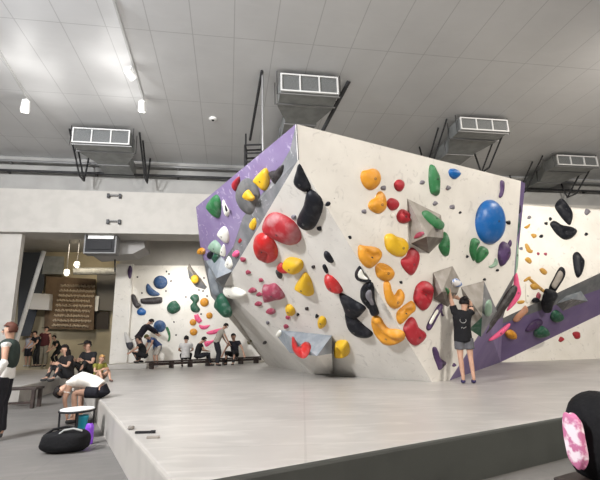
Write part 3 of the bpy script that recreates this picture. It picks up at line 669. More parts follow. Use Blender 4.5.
# ------------------------------------------------------------------ ceiling things
def ac_unit(px, py, label, width, H=.52, zt_=CEIL-.08):
    """suspended air unit: grille box, tapering collar, long duct running to the rear wall. px,py = middle of the grille"""
    # depth from the apparent size is fixed by the chosen height of the unit
    d = None
    p = onz(px, py, zt_-.04-H/2)
    root = empty('air_unit', p, YAW); tag(root, label, 'air conditioner', 'ceiling air units')
    W, Dp = width, .7
    link('housing', bmbox((0, Dp/2+.03, 0), (W, Dp, H), bev=.015), M['duct'], root)
    link('grille', bmbox((0, 0.012, 0), (W-.1, .04, H-.1)), M['grille'], root)
    bm = bmesh.new(); t_ = .042
    for z in (-H/2+t_/2, H/2-t_/2): box(bm, (0, -.02, z), (W, .05, t_))
    for x in (-W/2+t_/2, -W/6, W/6, W/2-t_/2): box(bm, (x, -.02, 0), (t_ if abs(x) > W/3 else .04, .05, H-2*t_))
    
    link('grille_frame', bm, M['trim'], root)
    # collar
    bm = bmesh.new()
    a = [(-W/2, .73, -H/2), (W/2, .73, -H/2), (W/2, .73, H/2), (-W/2, .73, H/2)]
    w2 = W*.3; b = [(-w2, 1.45, -.30), (w2, 1.45, -.30), (w2, 1.45, .16), (-w2, 1.45, .16)]
    va = [bm.verts.new(q) for q in a]; vb = [bm.verts.new(q) for q in b]
    for i in range(4): bm.faces.new((va[i], va[(i+1) % 4], vb[(i+1) % 4], vb[i]))
    bm.faces.new(va); bm.faces.new(vb[::-1]); link('collar', bm, M['duct'], root)
    dd = W16+.34 - p.dot(ED)
    link('duct', bmbox((0, (1.45+dd)/2, -.07), (w2*2, dd-1.45, .46)), M['duct'], root)
    k = 1.6
    while k < dd-.4:
        link('flange', bmbox((0, k, -.07), (w2*2+.06, .05, .52)), M['steel'], root); k += 1.2
    for y0 in (.08, .6): link('support_rail', bmbox((0, y0, -H/2-.015), (W+.1, .05, .03)), M['steel'], root)
    for sx in (-1, 1):
        for y0 in (.08, .6):
            bm = bmesh.new(); tube(bm, [(sx*(W/2+.08), y0, -H/2-.03), (sx*(W/2+.08), y0, CEIL-p.z+.0)], .012, 6); link('hanger_rod', bm, M['steel_d'], root)
    return root, p, dd
u1, pu1, dd1 = ac_unit(101.5, 136.5, 'grey air unit with white framed grille at the left above the pale beam', 1.75)
u2, pu2, dd2 = ac_unit(309.5, 84.5, 'grey air unit with white framed grille above the peak of the big boulder', 1.55)
u3, pu3, dd3 = ac_unit(484, 125, 'grey air unit with white framed grille above the right end of the big boulder', 1.68, .43)
u4, pu4, dd4 = ac_unit(577, 161, 'grey air unit cut by the right edge of the photo', 1.8, .42)
# dark slanting struts under units 1 (left and right)
def strut(label, a, b, r=.035, group=None, m='steel_d', name='strut', cat='metal strut'):
    c = (a+b)/2; bm = bmesh.new(); tube(bm, [a-c, b-c], r, 8); o = link(name, bm, M[m], loc=c); return tag(o, label, cat, group)
def frame_obj(label, pts3, segs, r=.035):
    c = sum(pts3, V())/len(pts3); bm = bmesh.new()
    for i, j in segs: tube(bm, [pts3[i]-c, pts3[j]-c], r, 6)
    o = link('support_frame', bm, M['steel_d'], loc=c); return tag(o, label, 'metal frame', None)
zs = lambda x, y, z: onz(x, y, z)
for (u, pu, dd, wd, lb) in ((u1, pu1, dd1, 1.75, 'at the left air unit'), (u3, pu3, dd3, 1.75, 'at the air unit over the boulder\'s right end'), (u4, pu4, dd4, 2.0, 'at the air unit by the right edge')):
    for sx, sd in ((-1, 'left'), (1, 'right')):
        q = lambda y, z, sx=sx: pu + EW*(sx*(wd/2+.22)) + ED*y + EZ*z
        frame_obj('dark steel triangular bracket %s, its %s side' % (lb, sd), [q(.3, CEIL-pu.z-.02), q(1.6, -.75), q(.9, CEIL-pu.z-.02), q(2.1, -.75), q(2.4, CEIL-pu.z-.02)], [(0,1),(2,3),(1,3),(3,4)], .032)
# dark conduits around the middle unit
pa = onz(262, 71, CEIL-.05)
strut('thin dark conduit running down from the ceiling left of the middle air unit', pa, onz(250, 140, CEIL-.7), .04, name='conduit', cat='conduit')
strut('grey vertical rod left of the middle air unit', onz(262.5, 72, CEIL), V((onz(262.5, 72, CEIL).x, onz(262.5, 72, CEIL).y, 6.0)), .03, m='steel', name='hanging_rod', cat='rod')
strut('dark conduit descending right of the middle air unit', onz(349, 81, CEIL), onz(322, 132, CEIL-.9), .06, name='conduit', cat='conduit')
# black cage at the left of the peak
pc = ony(254, 157, 13.5)
bm = bmesh.new()
for sx in (-.28, .28):
    for sy in (-.2, .2): tube(bm, [(sx, sy, -.55), (sx, sy, .35)], .035, 6)
for z in (-.55, -.25, .05, .35):
    for sy in (-.2, .2): tube(bm, [(-.28, sy, z), (.28, sy, z)], .03, 6)
    for sx in (-.28, .28): tube(bm, [(sx, -.2, z), (sx, .2, z)], .03, 6)
tube(bm, [(-.28, 0, .35), (-.28, 0, CEIL-pc.z)], .03, 6)
o = link('speaker_cage', bm, M['steel_d'], loc=pc); tag(o, 'black metal cage hanging behind the purple top edge of the boulder', 'cage')
# pipes along the rear wall
zr1 = ond(100, 171.5, W16-.1).z; zr2 = ond(100, 162, W16-.1).z
for z, r, lb, mm in ((zr1, .05, 'dark pipe running along the rear wall above the beam, lower of two', 'steel_d'), (zr2, .05, 'grey pipe running along the rear wall, upper of two', 'steel')):
    bm = bmesh.new(); tube(bm, [room(-16, W16+.1, z), room(24, W16+.1, z)], r, 8)
    for k in range(-14, 24, 3): box(bm, room(k, W16+.24, z), (.08, .22, .08), rot=Matrix.Rotation(YAW, 3, 'Z'))
    tag(link('wall_pipe', bm, M[mm]), lb, 'pipe')
# handles on the beam
for x, y, w_, lb in ((114.8, 195.8, 13, 'black metal handle on the pale beam, upper of two'), (114.3, 221.5, 13, 'black metal handle on the pale beam, lower of two')):
    p = ond(x, y, W16); W_ = w_/FL*16
    o = empty('grab_rail', p, YAW); tag(o, lb, 'handle', 'handles on the beam')
    bm = bmesh.new(); tube(bm, [(-W_/2+.05, -.07, 0), (W_/2-.05, -.07, 0)], .03, 8); link('bar', bm, M['steel'], o)
    for sx in (-1, 1):
        link('bracket', bmbox((sx*(W_/2-.04), -.06, -.03), (.09, .12, .16), bev=.01), M['steel_d'], o)
# smoke detector
p = onz(213, 118.5, CEIL); o = empty('smoke_detector', p); tag(o, 'small white smoke detector on the ceiling', 'smoke detector')
bm = bmesh.new(); lathe(bm, [(.12, 0), (.12, -.03), (.08, -.06)], 20); link('body', bm, M['plasticw'], o)
bm = bmesh.new(); lathe(bm, [(.04, -.06), (.035, -.08)], 12); link('sensor_cap', bm, M['plasticb'], o)
# track lights
def track(label, a, b):
    c = (a+b)/2; d = b-a; bm = bmesh.new(); box(bm, (0, 0, 0), (.05, d.length, .04)); o = link('lighting_track', bm, M['trim'], loc=c)
    o.rotation_euler = (0, 0, math.atan2(-d.x, d.y)); return tag(o, label, 'lighting track')
zt2 = CEIL-.03
t1 = track('white lighting track on the ceiling at the left edge', onz(-30, 2, zt2), onz(27, 98, zt2))
t2 = track('white lighting track on the ceiling left of centre', onz(113, -2, zt2), onz(143, 98, zt2))
def spot_head(label, p, tilt, rz, glow=True, sc=1.0):
    o = empty('track_spotlight', p, rz); tag(o, label, 'spotlight', 'track spotlights on the ceiling')
    bm = bmesh.new(); tube(bm, [(0, 0, 0), (0, 0, -.16*sc)], .018, 8); link('stem', bm, M['trim'], o)
    R_ = Matrix.Rotation(tilt, 4, 'X')
    bm = bmesh.new(); lathe(bm, [(.05*sc, .18*sc), (.09*sc, .15*sc), (.11*sc, -.12*sc), (.10*sc, -.14*sc)], 18)
    bm.transform(Matrix.Translation((0, 0, -.24*sc)) @ R_); h_ = link('lamp_head', bm, M['plasticw'], o, smooth=False)
    if glow:
        bm = bmesh.new(); lathe(bm, [(.092*sc, -.142*sc), (.088*sc, -.15*sc)], 18); bm.transform(Matrix.Translation((0, 0, -.24*sc)) @ R_); link('lens', bm, M['lampglow'], h_)
    return o
spot_head('white track spotlight glowing at the end of the left track', onz(26.5, 98, CEIL-.04), .7, .6, sc=1.1)
spot_head('white track spotlight glowing at the end of the second track', onz(142.5, 99, CEIL-.04), .7, .3, sc=1.0)
spot_head('unlit white track spotlight halfway along the second track', onz(131, 66, CEIL-.04), 1.2, -.4, glow=False, sc=1.0)

# ------------------------------------------------------------------ under the beam, left
# hanging projector
p = ond(102, 247, 16.5); o = empty('projector', p, YAW); tag(o, 'black projector in a white frame hanging under the pale beam', 'projector')
link('body', bmbox((0, 0, 0), (1.02, .5, .48), bev=.02), M['plasticb'], o)
bm = bmesh.new()
for sx in (-.53, .53):
    box(bm, (sx, 0, .08), (.05, .52, .72))
box(bm, (0, 0, -.27), (1.1, .54, .05)); box(bm, (0, 0, .44), (1.1, .54, .05)); box(bm, (0, 0, .62), (.07, .07, .4))
link('mounting_frame', bm, mat('frame_grey', (.2,.2,.2), .6), o)
link('lens', bmbox((0, -.26, 0), (.8, .04, .3), bev=.01), M['plasticb'], o)
link('top_case', bmbox((0, -.02, .33), (.9, .45, .16), bev=.02), M['plasticw'], o)
# grey wedge shaped air unit
p = ond(128, 249, 17.4); bm = bmesh.new()
v_ = [(-.95, -.3, -.35), (-.95, -.3, .55), (.45, -.3, .62), (.55, -.3, .0), (.2, -.3, -.25)]
f_ = [bm.verts.new(q) for q in v_]; g_ = [bm.verts.new((q[0], .9, q[2])) for q in v_]
bm.faces.new(f_); bm.faces.new(g_[::-1])
for i in range(5): bm.faces.new((f_[i], g_[i], g_[(i+1) % 5], f_[(i+1) % 5]))
bmesh.ops.transform(bm, matrix=Matrix.Diagonal((1.25, 1, 1, 1)), verts=bm.verts)
o = link('ceiling_vent', bm, mat('vent_grey', (.33,.32,.31), .8), loc=p); o.rotation_euler = (0, 0, YAW); tag(o, 'grey angular vent housing under the ceiling right of the projector', 'vent')
bm = bmesh.new(); tube(bm, [ond(115, 258, 18), ond(115, 272, 18)], .03, 6); tag(link('hanging_rod', bm, M['steel_d']), 'short dark rod hanging below the vent housing', 'rod')
# silver duct at the back
a = ond(74, 273, 24); b = ond(118, 273, 24); c = (a+b)/2
bm = bmesh.new(); tube(bm, [a-c+EZ*.1, b-c+EZ*.1], .19, 14)
tag(link('air_duct', bm, mat('silver_duct', (.42,.42,.40), .55, .1, n_amt=.3, n_scale=5), loc=c), 'silver air duct high in the back room', 'duct')
# lit back-room lamps
for x, y, lb in ((77, 266, 'bright white lamp under the back room ceiling, right of two'), (66.5, 274, 'bright white lamp under the back room ceiling, left of two')):
    p = ond(x, y, 22); o = empty('ceiling_lamp', p); tag(o, lb, 'lamp', 'lamps in the back room')
    bm = bmesh.new(); lathe(bm, [(.05, .22), (.13, .18), (.16, 0), (.14, -.02)], 16); link('shade', bm, M['plasticw'], o)
    bm = bmesh.new(); bmesh.ops.create_uvsphere(bm, u_segments=14, v_segments=8, radius=.085); link('bulb', bm, mat('bulb', (1,1,1), .3, emit=(1,.96,.85), estr=9), o)
    bm = bmesh.new(); tube(bm, [(0, 0, .2), (0, 0, ZC-p.z)], .015, 6); link('cord', bm, M['steel_d'], o)
# brown board with pale rows
D25 = 25.6
q = [ond(46, 276, D25), ond(95.5, 279, D25), ond(93.5, 330, D25), ond(44, 328.5, D25)]
c = sum(q, V())/4; root = empty('wall_banner', c); tag(root, 'brown board with rows of pale script hanging on the back wall', 'banner')
bm = bmesh.new(); slab(bm, [x-c for x in q], -ED, .08); link('board', bm, M['brownb'], root)
for r in range(9):
    bm = bmesh.new(); y = 285.5 + r*5.0
    x = 60.5 - r*1.05; xe = 92.5 - r*.7
    while x < xe:
        L_ = random.uniform(1.6, 4.2)
        n_ = 4; P_ = [ond(x+L_*k/n_, y + (x-60)*.03 + .9*math.sin(x*1.9+k*2.1+r), D25-.03) - c for k in range(n_+1)]
        tube(bm, P_, .06, 5); x += L_ + random.uniform(.3, .9)
    o = link('script_row', bm, M['palemark'], root); o['label'] = 'row of pale strokes'
def panel(name, label, cat, q, D, m, t=.1):
    P_ = [ond(x, y, D) for x, y in q]; c = sum(P_, V())/len(P_); bm = bmesh.new(); slab(bm, [x-c for x in P_], -ED, t); o = link(name, bm, m, loc=c); return tag(o, label, cat)
panel('dark_window', 'tall dark glazed panel behind the white sloping pole', 'window', [(20,252),(44,252),(44,285),(30,336),(17,336)], 25.3, mat('dark_glass', (.05,.055,.065), .25), .06)
panel('grey_screen', 'grey board under the back room ceiling beside the sloping pole', 'board', [(44,256),(64,256.5),(63,274),(42,274)], 25.2, M['duct'])
panel('grey_cabinet', 'pale grey box mounted left of the brown board', 'box', [(30,293),(50,294),(49,310),(28,309)], 24.6, mat('pale_grey', (.42,.41,.40), .6), .4)
panel('alcove_panel', 'dark alcove right of the brown board, its shade as a flat panel', 'panel', [(93.5,311),(109,312),(108,329),(93,329)], 26.0, mat('alcove_shade', (.05,.04,.033), .7), .08)  # flat dark sheet stands in for the shaded alcove
panel('alcove_panel', 'grey upper panel right of the brown board', 'panel', [(97,270),(118,271),(117,311),(96.5,310)], 25.9, mat('mid_grey', (.17,.16,.145), .7), .08)
panel('notice_board', 'small pale board on the grey panel near the brown board', 'board', [(94,296),(99,296),(98,311),(93,311)], 25.75, M['plasticw'], .04)
a = ond(44, 252, 19); b = ond(17, 340, 19); 
a = onp(44, 251, ED*19, ED); b = onp(13, 352, ED*19, ED); b = a+(b-a)*((a.z-MZ-.05)/(a.z-b.z))
strut('white thick pole sloping down at the left in front of the dark panel', a, b, .085, m='plasticw', name='sloping_pole', cat='pole')

# ------------------------------------------------------------------ bench behind, stool, bench left, bag, bottles
a = onz(148, 369.5, MZ); b = ony(262, 360, 20.6); b.z = MZ; BA, BB = a, b; d = b-a
root = empty('long_bench', (a+b)/2, math.atan2(d.y, d.x)); tag(root, 'long low dark bench on the mat in front of the rear wall', 'bench')
link('seat', bmbox((0, .2, .27), (d.length, .42, .06), bev=.01), M['wood_d'], root)
n_ = 7
for i in range(n_):
    link('leg', bmbox((-d.length/2+.2+(d.length-.4)*i/(n_-1), .2, .12), (.08, .34, .24)), M['wood_d'], root)
link('skirt_board', bmbox((0, .03, .18), (d.length-.05, .03, .10)), M['wood_d'], root)
benchdir = d.normalized()
# dark bench at left edge
p = onz(16, 409, 0); root = empty('wooden_bench', p, .10); tag(root, 'dark wooden bench on the lower floor at the left edge', 'bench')
link('seat', bmbox((-.35, .15, .415), (1.5, .38, .05), bev=.008), M['wood_d'], root)
for sx in (-1.0, .33):
    for sy in (0, .3): link('leg', bmbox((sx, sy, .195), (.07, .07, .39)), M['wood_d'], root)
link('stretcher', bmbox((-.33, 0, .12), (1.3, .04, .05)), M['wood_d'], root)
# round stool
p = onz(75, 438, 0); p = V((p.x, p.y, 0)); root = empty('round_stool', p); tag(root, 'round white-topped stool with black metal frame by the mat edge', 'stool')
bm = bmesh.new(); lathe(bm, [(.225, .375), (.23, .385), (.23, .40), (.22, .405)], 36); link('top', bm, M['plasticw'], root)
bm = bmesh.new(); tube(bm, [(.238*math.cos(2*math.pi*k/36), .238*math.sin(2*math.pi*k/36), .375) for k in range(37)], .015, 8); link('rim', bm, M['plasticb'], root)
for k in range(4):
    an = .5+k*math.pi/2; bm = bmesh.new(); tube(bm, [(.22*math.cos(an), .22*math.sin(an), 0), (.225*math.cos(an), .225*math.sin(an), .37)], .014, 8); link('leg', bm, M['plasticb'], root)
bm = bmesh.new(); R_ = [(.222*math.cos(2*math.pi*k/24), .222*math.sin(2*math.pi*k/24), .10) for k in range(25)]; tube(bm, R_, .010, 6); link('foot_ring', bm, M['plasticb'], root)
# teal tumbler
p = onz(81.5, 437, 0); root = empty('tumbler', p); tag(root, 'teal tumbler with lid standing behind the purple bottle', 'tumbler')
bm = bmesh.new(); lathe(bm, [(.055, 0), (.06, .01), (.075, .26), (.075, .27)], 24); link('cup', bm, M['bottle_b'], root, smooth=False)
bm = bmesh.new(); lathe(bm, [(.078, .27), (.078, .295), (.06, .305)], 24); link('lid', bm, mat('teal_lid', (.02,.26,.36), .35), root)
# purple bottle
p = onz(88.3, 444, 0); root = empty('water_bottle', p); tag(root, 'purple water bottle with dark cap beside the black bag', 'bottle')
bm = bmesh.new(); lathe(bm, [(.05, 0), (.056, .01), (.056, .21), (.045, .245), (.03, .265)], 24); link('bottle_body', bm, M['bottle_p'], root, smooth=False)
bm = bmesh.new(); lathe(bm, [(.031, .265), (.033, .31), (.028, .32)], 18); link('cap', bm, M['plasticb'], root)
# black bag
p = onz(64, 452, 0); root = empty('sports_bag', p, .15); tag(root, 'slouching black sports bag on the floor in front of the stool', 'bag')
def blob(rx, ry, rz, seed, amp=.12, c=(0,0,0), power=.75, seg=32):
    bm = bmesh.new(); bmesh.ops.create_uvsphere(bm, u_segments=seg, v_segments=seg//2, radius=1)
    for v in bm.verts:
        q = v.co.copy(); q = V([math.copysign(abs(t)**power, t) for t in q])
        k = 1+amp*noise.noise(q*1.6+V((seed, 0, 0)))
        v.co = V((q.x*rx*k+c[0], q.y*ry*k+c[1], q.z*rz*k+c[2]))
    return bm
bm = blob(.30, .17, .13, 3, c=(0, 0, .13)); 
for v in bm.verts: v.co.z = max(v.co.z, .003)
link('bag_body', bm, M['nylon'], root, smooth=True)
bm = bmesh.new(); tube(bm, [(-.05, -.12, .22), (.02, -.13, .275), (.12, -.1, .285), (.22, -.08, .25)], .012, 6); o = link('strap', bm, mat('grey_strap', (.35,.36,.35), .6), root); o['label'] = 'pale grey strap'
bm = bmesh.new(); tube(bm, [(-.25, -.02, .2), (-.15, 0, .27), (0, .02, .29), (.1, .03, .27)], .016, 6); link('handle', bm, M['nylon'], root)
# small things lying on the mat
p = onz(143, 433.5, MZ); bm = bmesh.new(); box(bm, (0, 0, .012), (.16, .03, .024), bev=.006); box(bm, (.10, 0, .014), (.05, .035, .028), bev=.006)
o = link('chalk_brush', bm, M['plasticb'], loc=p); tag(o, 'small dark chalk brush lying on the mat near the left edge', 'brush')
p = onz(131, 429.5, MZ); bm = blob(.035, .03, .02, 2, c=(0,0,.018)); o = link('finger_tape', bm, mat('tape_grey', (.2,.18,.16), .7), loc=p, smooth=True); tag(o, 'tiny crumpled scrap lying on the mat beside the brush', 'scrap')
p = onz(153, 438.5, MZ); bm = bmbox((0, 0, .012), (.12, .03, .024), bev=.006); o = link('chalk_brush', bm, M['vol'], loc=p); tag(o, 'small grey chalk brush lying on the mat, nearest the camera', 'brush')

# backpack at right on a low bench
pb = ony(585, 470, 2.9); 
seat_z = .40
pb = onz(600, 478, seat_z)
root = empty('low_bench', V((pb.x+.1, pb.y, 0)), .5); tag(root, 'low dark bench at the lower right corner carrying the black backpack', 'bench')
link('seat', bmbox((0.1, 0, seat_z-.03), (.8, .42, .06), bev=.008), M['wood_d'], root)
for sx in (-.26, .46):
    for sy in (-.17, .17): link('leg', bmbox((sx, sy, (seat_z-.06)/2), (.05, .05, seat_z-.06)), M['wood_d'], root)
root = empty('backpack', V((pb.x+.055, pb.y, seat_z)), .35); tag(root, 'black backpack with pink floral side at the lower right corner', 'backpack')
bm = blob(.24, .15, .25, 9, c=(.04, 0, .245), power=.55, amp=.1)
for v in bm.verts:
    v.co.z = max(v.co.z, .004)
    if v.co.z > .3: v.co.x += (v.co.z-.3)*.3
link('bag_body', bm, M['nylon'], root, smooth=True)
bm = blob(.03, .06, .15, 5, c=(-.255, -.02, .24), power=.6, amp=.15); link('side_pocket', bm, M['floral'], root, smooth=True)['label'] = 'pink and white floral side pocket'
bm = bmesh.new(); tube(bm, [(.08, .0, .48), (.10, .0, .53), (.15, .0, .54), (.19, .0, .48)], .014, 6); link('handle', bm, M['nylon'], root)

# ------------------------------------------------------------------ people
def skin_mesh(name, verts, edges, m, parent=None, sub=1, smooth_=True):
    me = bpy.data.meshes.new(name); me.from_pydata([tuple(v[0]) for v in verts], edges, [])
    o = bpy.data.objects.new(name, me); COL.objects.link(o)
    sk = o.modifiers.new('s', 'SKIN'); sk.use_smooth_shade = True
    if not me.skin_vertices: me.skin_vertices.new()
    lay = me.skin_vertices[0].data
    for i, v in enumerate(verts):
        r = v[1]; lay[i].radius = (r, r) if not isinstance(r, tuple) else r
    lay[0].use_root = True
    ss = o.modifiers.new('u', 'SUBSURF'); ss.levels = sub; ss.render_levels = sub
    dg = bpy.context.evaluated_depsgraph_get(); dg.update()
    nm = bpy.data.meshes.new_from_object(o.evaluated_get(dg)); o.modifiers.clear(); o.data = nm; bpy.data.meshes.remove(me)
    nm.name = name; nm.materials.clear(); nm.materials.append(m)
    for p in nm.polygons: p.use_smooth = True
    if parent: o.parent = parent
    return o
CM = {}
def cmat(key, col, rough=.85):
    if key not in CM: CM[key] = mat(key, col, rough, n_amt=.15, n_scale=9, spec=.15)
    return CM[key]
SK = cmat('skin_tone', (.50, .30, .215), .55)
STAND = dict(pel=(0,0,.92), sp=(0,0,1.08), ch=(0,0,1.27), nk=(0,0,1.44), h0=(0,.01,1.50), h1=(0,.02,1.58), h2=(0,.01,1.655),
             shL=(-.17,0,1.37), elL=(-.25,-.03,1.10), wrL=(-.27,.06,.86), shR=(.17,0,1.37), elR=(.25,-.03,1.10), wrR=(.27,.06,.86),
             hpL=(-.09,0,.88), knL=(-.11,.02,.48), anL=(-.11,-.02,.08), hpR=(.09,0,.88), knR=(.11,.02,.48), anR=(.11,-.02,.08))
SIT = dict(pel=(0,0,.12), sp=(0,.02,.28), ch=(0,.07,.46), nk=(0,.11,.62), h0=(0,.14,.67), h1=(0,.17,.75), h2=(0,.16,.82),
           shL=(-.17,.08,.56), elL=(-.26,.2,.34), wrL=(-.16,.38,.30), shR=(.17,.08,.56), elR=(.26,.2,.34), wrR=(.16,.38,.30),
           hpL=(-.10,.04,.10), knL=(-.16,.42,.20), anL=(-.14,.50,-.20), hpR=(.10,.04,.10), knR=(.16,.42,.20), anR=(.14,.50,-.20))
CROUCH = dict(SIT, knL=(-.2,.40,.42), anL=(-.17,.22,.08), knR=(.2,.40,.42), anR=(.17,.22,.08), pel=(0,0,.26), hpL=(-.1,.04,.25), hpR=(.1,.04,.25),
              sp=(0,.06,.42), ch=(0,.14,.58), nk=(0,.2,.72), h0=(0,.23,.77), h1=(0,.27,.84), h2=(0,.27,.91), shL=(-.17,.16,.66), shR=(.17,.16,.66), elL=(-.22,.36,.5), wrL=(-.12,.5,.4), elR=(.22,.36,.5), wrR=(.12,.5,.4))
BEND = dict(STAND, pel=(0,-.08,.90), hpL=(-.09,-.08,.87), hpR=(.09,-.08,.87), sp=(0,.06,1.02), ch=(0,.22,1.13), nk=(0,.37,1.22), h0=(0,.42,1.24), h1=(0,.49,1.27), h2=(0,.55,1.29),
            shL=(-.17,.3,1.17), shR=(.17,.3,1.17), elL=(-.2,.38,.92), wrL=(-.15,.5,.70), elR=(.2,.38,.92), wrR=(.15,.5,.70), knL=(-.12,.05,.48), knR=(.12,.05,.48))
def person(label, loc, rz, pose, shirt, pants, sc=1.0, over=None, hair=(.015,.012,.012), hairstyle='short', sleeve=.55, legs='long', shoes=(.05,.05,.05), face=True, group=None, skin=None, build=1.0, slong=0.0):
    J = {k: V(v) for k, v in pose.items()}
    if over: J.update({k: V(v) for k, v in over.items()})
    J = {k: v*sc for k, v in J.items()}
    root = empty('person', loc, rz); tag(root, label, 'person', group)
    S_ = skin or SK; b = build*sc
    names = []; vs = []; es = []
    def add(n, co, r): names.append(n); vs.append((co, r*sc)); return len(vs)-1
    pe = add('pel', J['pel'], .10*build); sp = add('sp', J['sp'], .092*build); ch = add('ch', J['ch'], .105*build)
    nk = add('nk', J['nk'], .052); h0 = add('h0', J['h0'], .062); h1 = add('h1', J['h1'], .092); h2 = add('h2', J['h2'], .078)
    es += [(pe,sp),(sp,ch),(ch,nk),(nk,h0),(h0,h1),(h1,h2)]
    for s_ in 'LR':
        sh = add('sh', J['sh'+s_], .062*build); ua = add('ua', J['sh'+s_].lerp(J['el'+s_], .5), .048*build); el = add('el', J['el'+s_], .038); wr = add('wr', J['wr'+s_], .026)
        dr = (J['wr'+s_]-J['el'+s_]).normalized()
        if 'hd'+s_ in J: dr = (J['hd'+s_]-J['wr'+s_]).normalized()
        pm = add('pm', J['wr'+s_]+dr*.055*sc, .034)
        es += [(ch,sh),(sh,ua),(ua,el),(el,wr),(wr,pm)]
        # fingers
        side = dr.cross(V((0, 1, 0)) if abs(dr.y) < .8 else EZ).normalized(); curl = side.cross(dr)
        base = J['wr'+s_]+dr*.08*sc
        for k, (ofs, ln) in enumerate(((-.027,.062),(-.009,.075),(.009,.07),(.027,.055))):
            q0 = add('f', base+side*ofs*sc, .0095); q1 = add('f', base+side*ofs*1.25*sc+dr*ln*.55*sc+curl*.006*sc, .0085); q2 = add('f', base+side*ofs*1.3*sc+dr*ln*.95*sc+curl*.022*sc, .007)
            es += [(pm,q0),(q0,q1),(q1,q2)]
        tdir = (-side if s_ == 'R' else side)
        q0 = add('t', J['wr'+s_]+dr*.035*sc+tdir*.032*sc, .011); q1 = add('t', J['wr'+s_]+dr*.075*sc+tdir*.055*sc, .009)
        es += [(wr,q0),(q0,q1)]
        hp = add('hp', J['hp'+s_], .078*build); th = add('th', J['hp'+s_].lerp(J['kn'+s_], .5), .072*build); kn = add('kn', J['kn'+s_], .052); cf = add('cf', J['kn'+s_].lerp(J['an'+s_], .35), .05); an = add('an', J['an'+s_], .033)
        ft = V((0,1,0)) if abs((J['kn'+s_]-J['an'+s_]).normalized().z) > .35 else V((0,.5,-.8)).normalized()
        if 'toe'+s_ in J: ft = (J['toe'+s_]-J['an'+s_]).normalized()
        to = add('to', J['an'+s_]+ft*.13*sc-EZ*.035*sc, .032)
        es += [(pe,hp),(hp,th),(th,kn),(kn,cf),(cf,an),(an,to)]
    body = skin_mesh('body', vs, es, S_, root)
    cm = lambda c: cmat('cloth_%.3f_%.3f_%.3f' % c, c)
    # shirt
    sdp = (J['hpR']-J['hpL']).normalized(); sds = (J['shR']-J['shL']).normalized()
    dn = (J['pel']-J['sp']).normalized()
    def loft(bm, secs, n=16):
        rings = []
        for k, (c_, sd_, rx, ry) in enumerate(secs):
            a_ = secs[max(0, k-1)][0]; b_ = secs[min(len(secs)-1, k+1)][0]; t_ = (b_-a_).normalized()
            f_ = sd_.cross(t_).normalized(); s2 = t_.cross(f_).normalized()
            rings.append([bm.verts.new(c_ + s2*rx*math.cos(2*math.pi*q/n) + f_*ry*math.sin(2*math.pi*q/n)) for q in range(n)])
        for x_, y_ in zip(rings, rings[1:]):
            for q in range(n): bm.faces.new((x_[q], x_[(q+1) % n], y_[(q+1) % n], y_[q]))
        bm.faces.new(rings[0]); bm.faces.new(rings[-1])
    def garment(nm, bm, m_):
        o_ = link(nm, bm, m_)
        rm = o_.modifiers.new('r', 'REMESH'); rm.mode = 'VOXEL'; rm.voxel_size = (.014 if (V(loc)-CAM).length < 13 else .026)*sc; rm.use_smooth_shade = True
        sm_ = o_.modifiers.new('s', 'SMOOTH'); sm_.factor = .5; sm_.iterations = 2
        dg_ = bpy.context.evaluated_depsgraph_get(); dg_.update()
        nmx = bpy.data.meshes.new_from_object(o_.evaluated_get(dg_)); o_.modifiers.clear(); o_.data = nmx
        nmx.materials.clear(); nmx.materials.append(m_)
        for p_ in nmx.polygons: p_.use_smooth = True
        for v_ in nmx.vertices:
            d_ = noise.noise(v_.co*9/sc+V((len(label), 0, 0)))*.007*sc; v_.co = v_.co + v_.normal*d_
        o_.parent = root; return o_
    bm = bmesh.new(); c1_ = J['ch'].lerp(J['nk'], .55)
    loft(bm, ([(J['pel']+dn*(.06+slong*.3)*sc, sdp, .172*b, .128*b), (J['pel'], sdp, .168*b, .125*b)] if slong >= 0 else [(J['pel'].lerp(J['sp'], .4), sdp, .16*b, .125*b)]) + [(J['sp'], (sdp+sds)/2, .152*b, .122*b), (J['ch'], sds, .172*b, .132*b), (c1_, sds, .165*b, .10*b), (J['ch'].lerp(J['nk'], .86), sds, .075*b, .07*b)])
    for s_ in 'LR':
        P_ = [J['sh'+s_].lerp(J['ch'], .25), J['sh'+s_], J['sh'+s_].lerp(J['el'+s_], min(sleeve, 1))]; R_ = [.075*b, .074*b, .062*b]
        if sleeve > 1: P_ += [J['wr'+s_].lerp(J['el'+s_], .1)]; R_ += [.042*b]
        tube(bm, P_, R_, 12)
    garment('shirt', bm, cm(shirt))
    bm = bmesh.new()
    cr = (J['hpL']+J['hpR'])/2
    loft(bm, [(J['pel'].lerp(J['sp'], .25), sdp, .150*b, .115*b), (J['pel'], sdp, .165*b, .122*b), (cr+(cr-J['pel']).normalized()*.01 if (cr-J['pel']).length > 1e-4 else cr+dn*.03*sc, sdp, .16*b, .115*b)])
    for s_ in 'LR':
        P_ = [J['hp'+s_], J['hp'+s_].lerp(J['kn'+s_], .55)]; R_ = [.098*b, .094*b]
        if legs == 'long': P_ += [J['kn'+s_], J['kn'+s_].lerp(J['an'+s_], .93)]; R_ += [.075*b, .058*b]
        elif legs == 'knee': P_ += [J['kn'+s_].lerp(J['hp'+s_], .05)]; R_ += [.085*b]
        tube(bm, P_, R_, 12)
    garment('trousers' if legs == 'long' else 'shorts', bm, cm(pants))
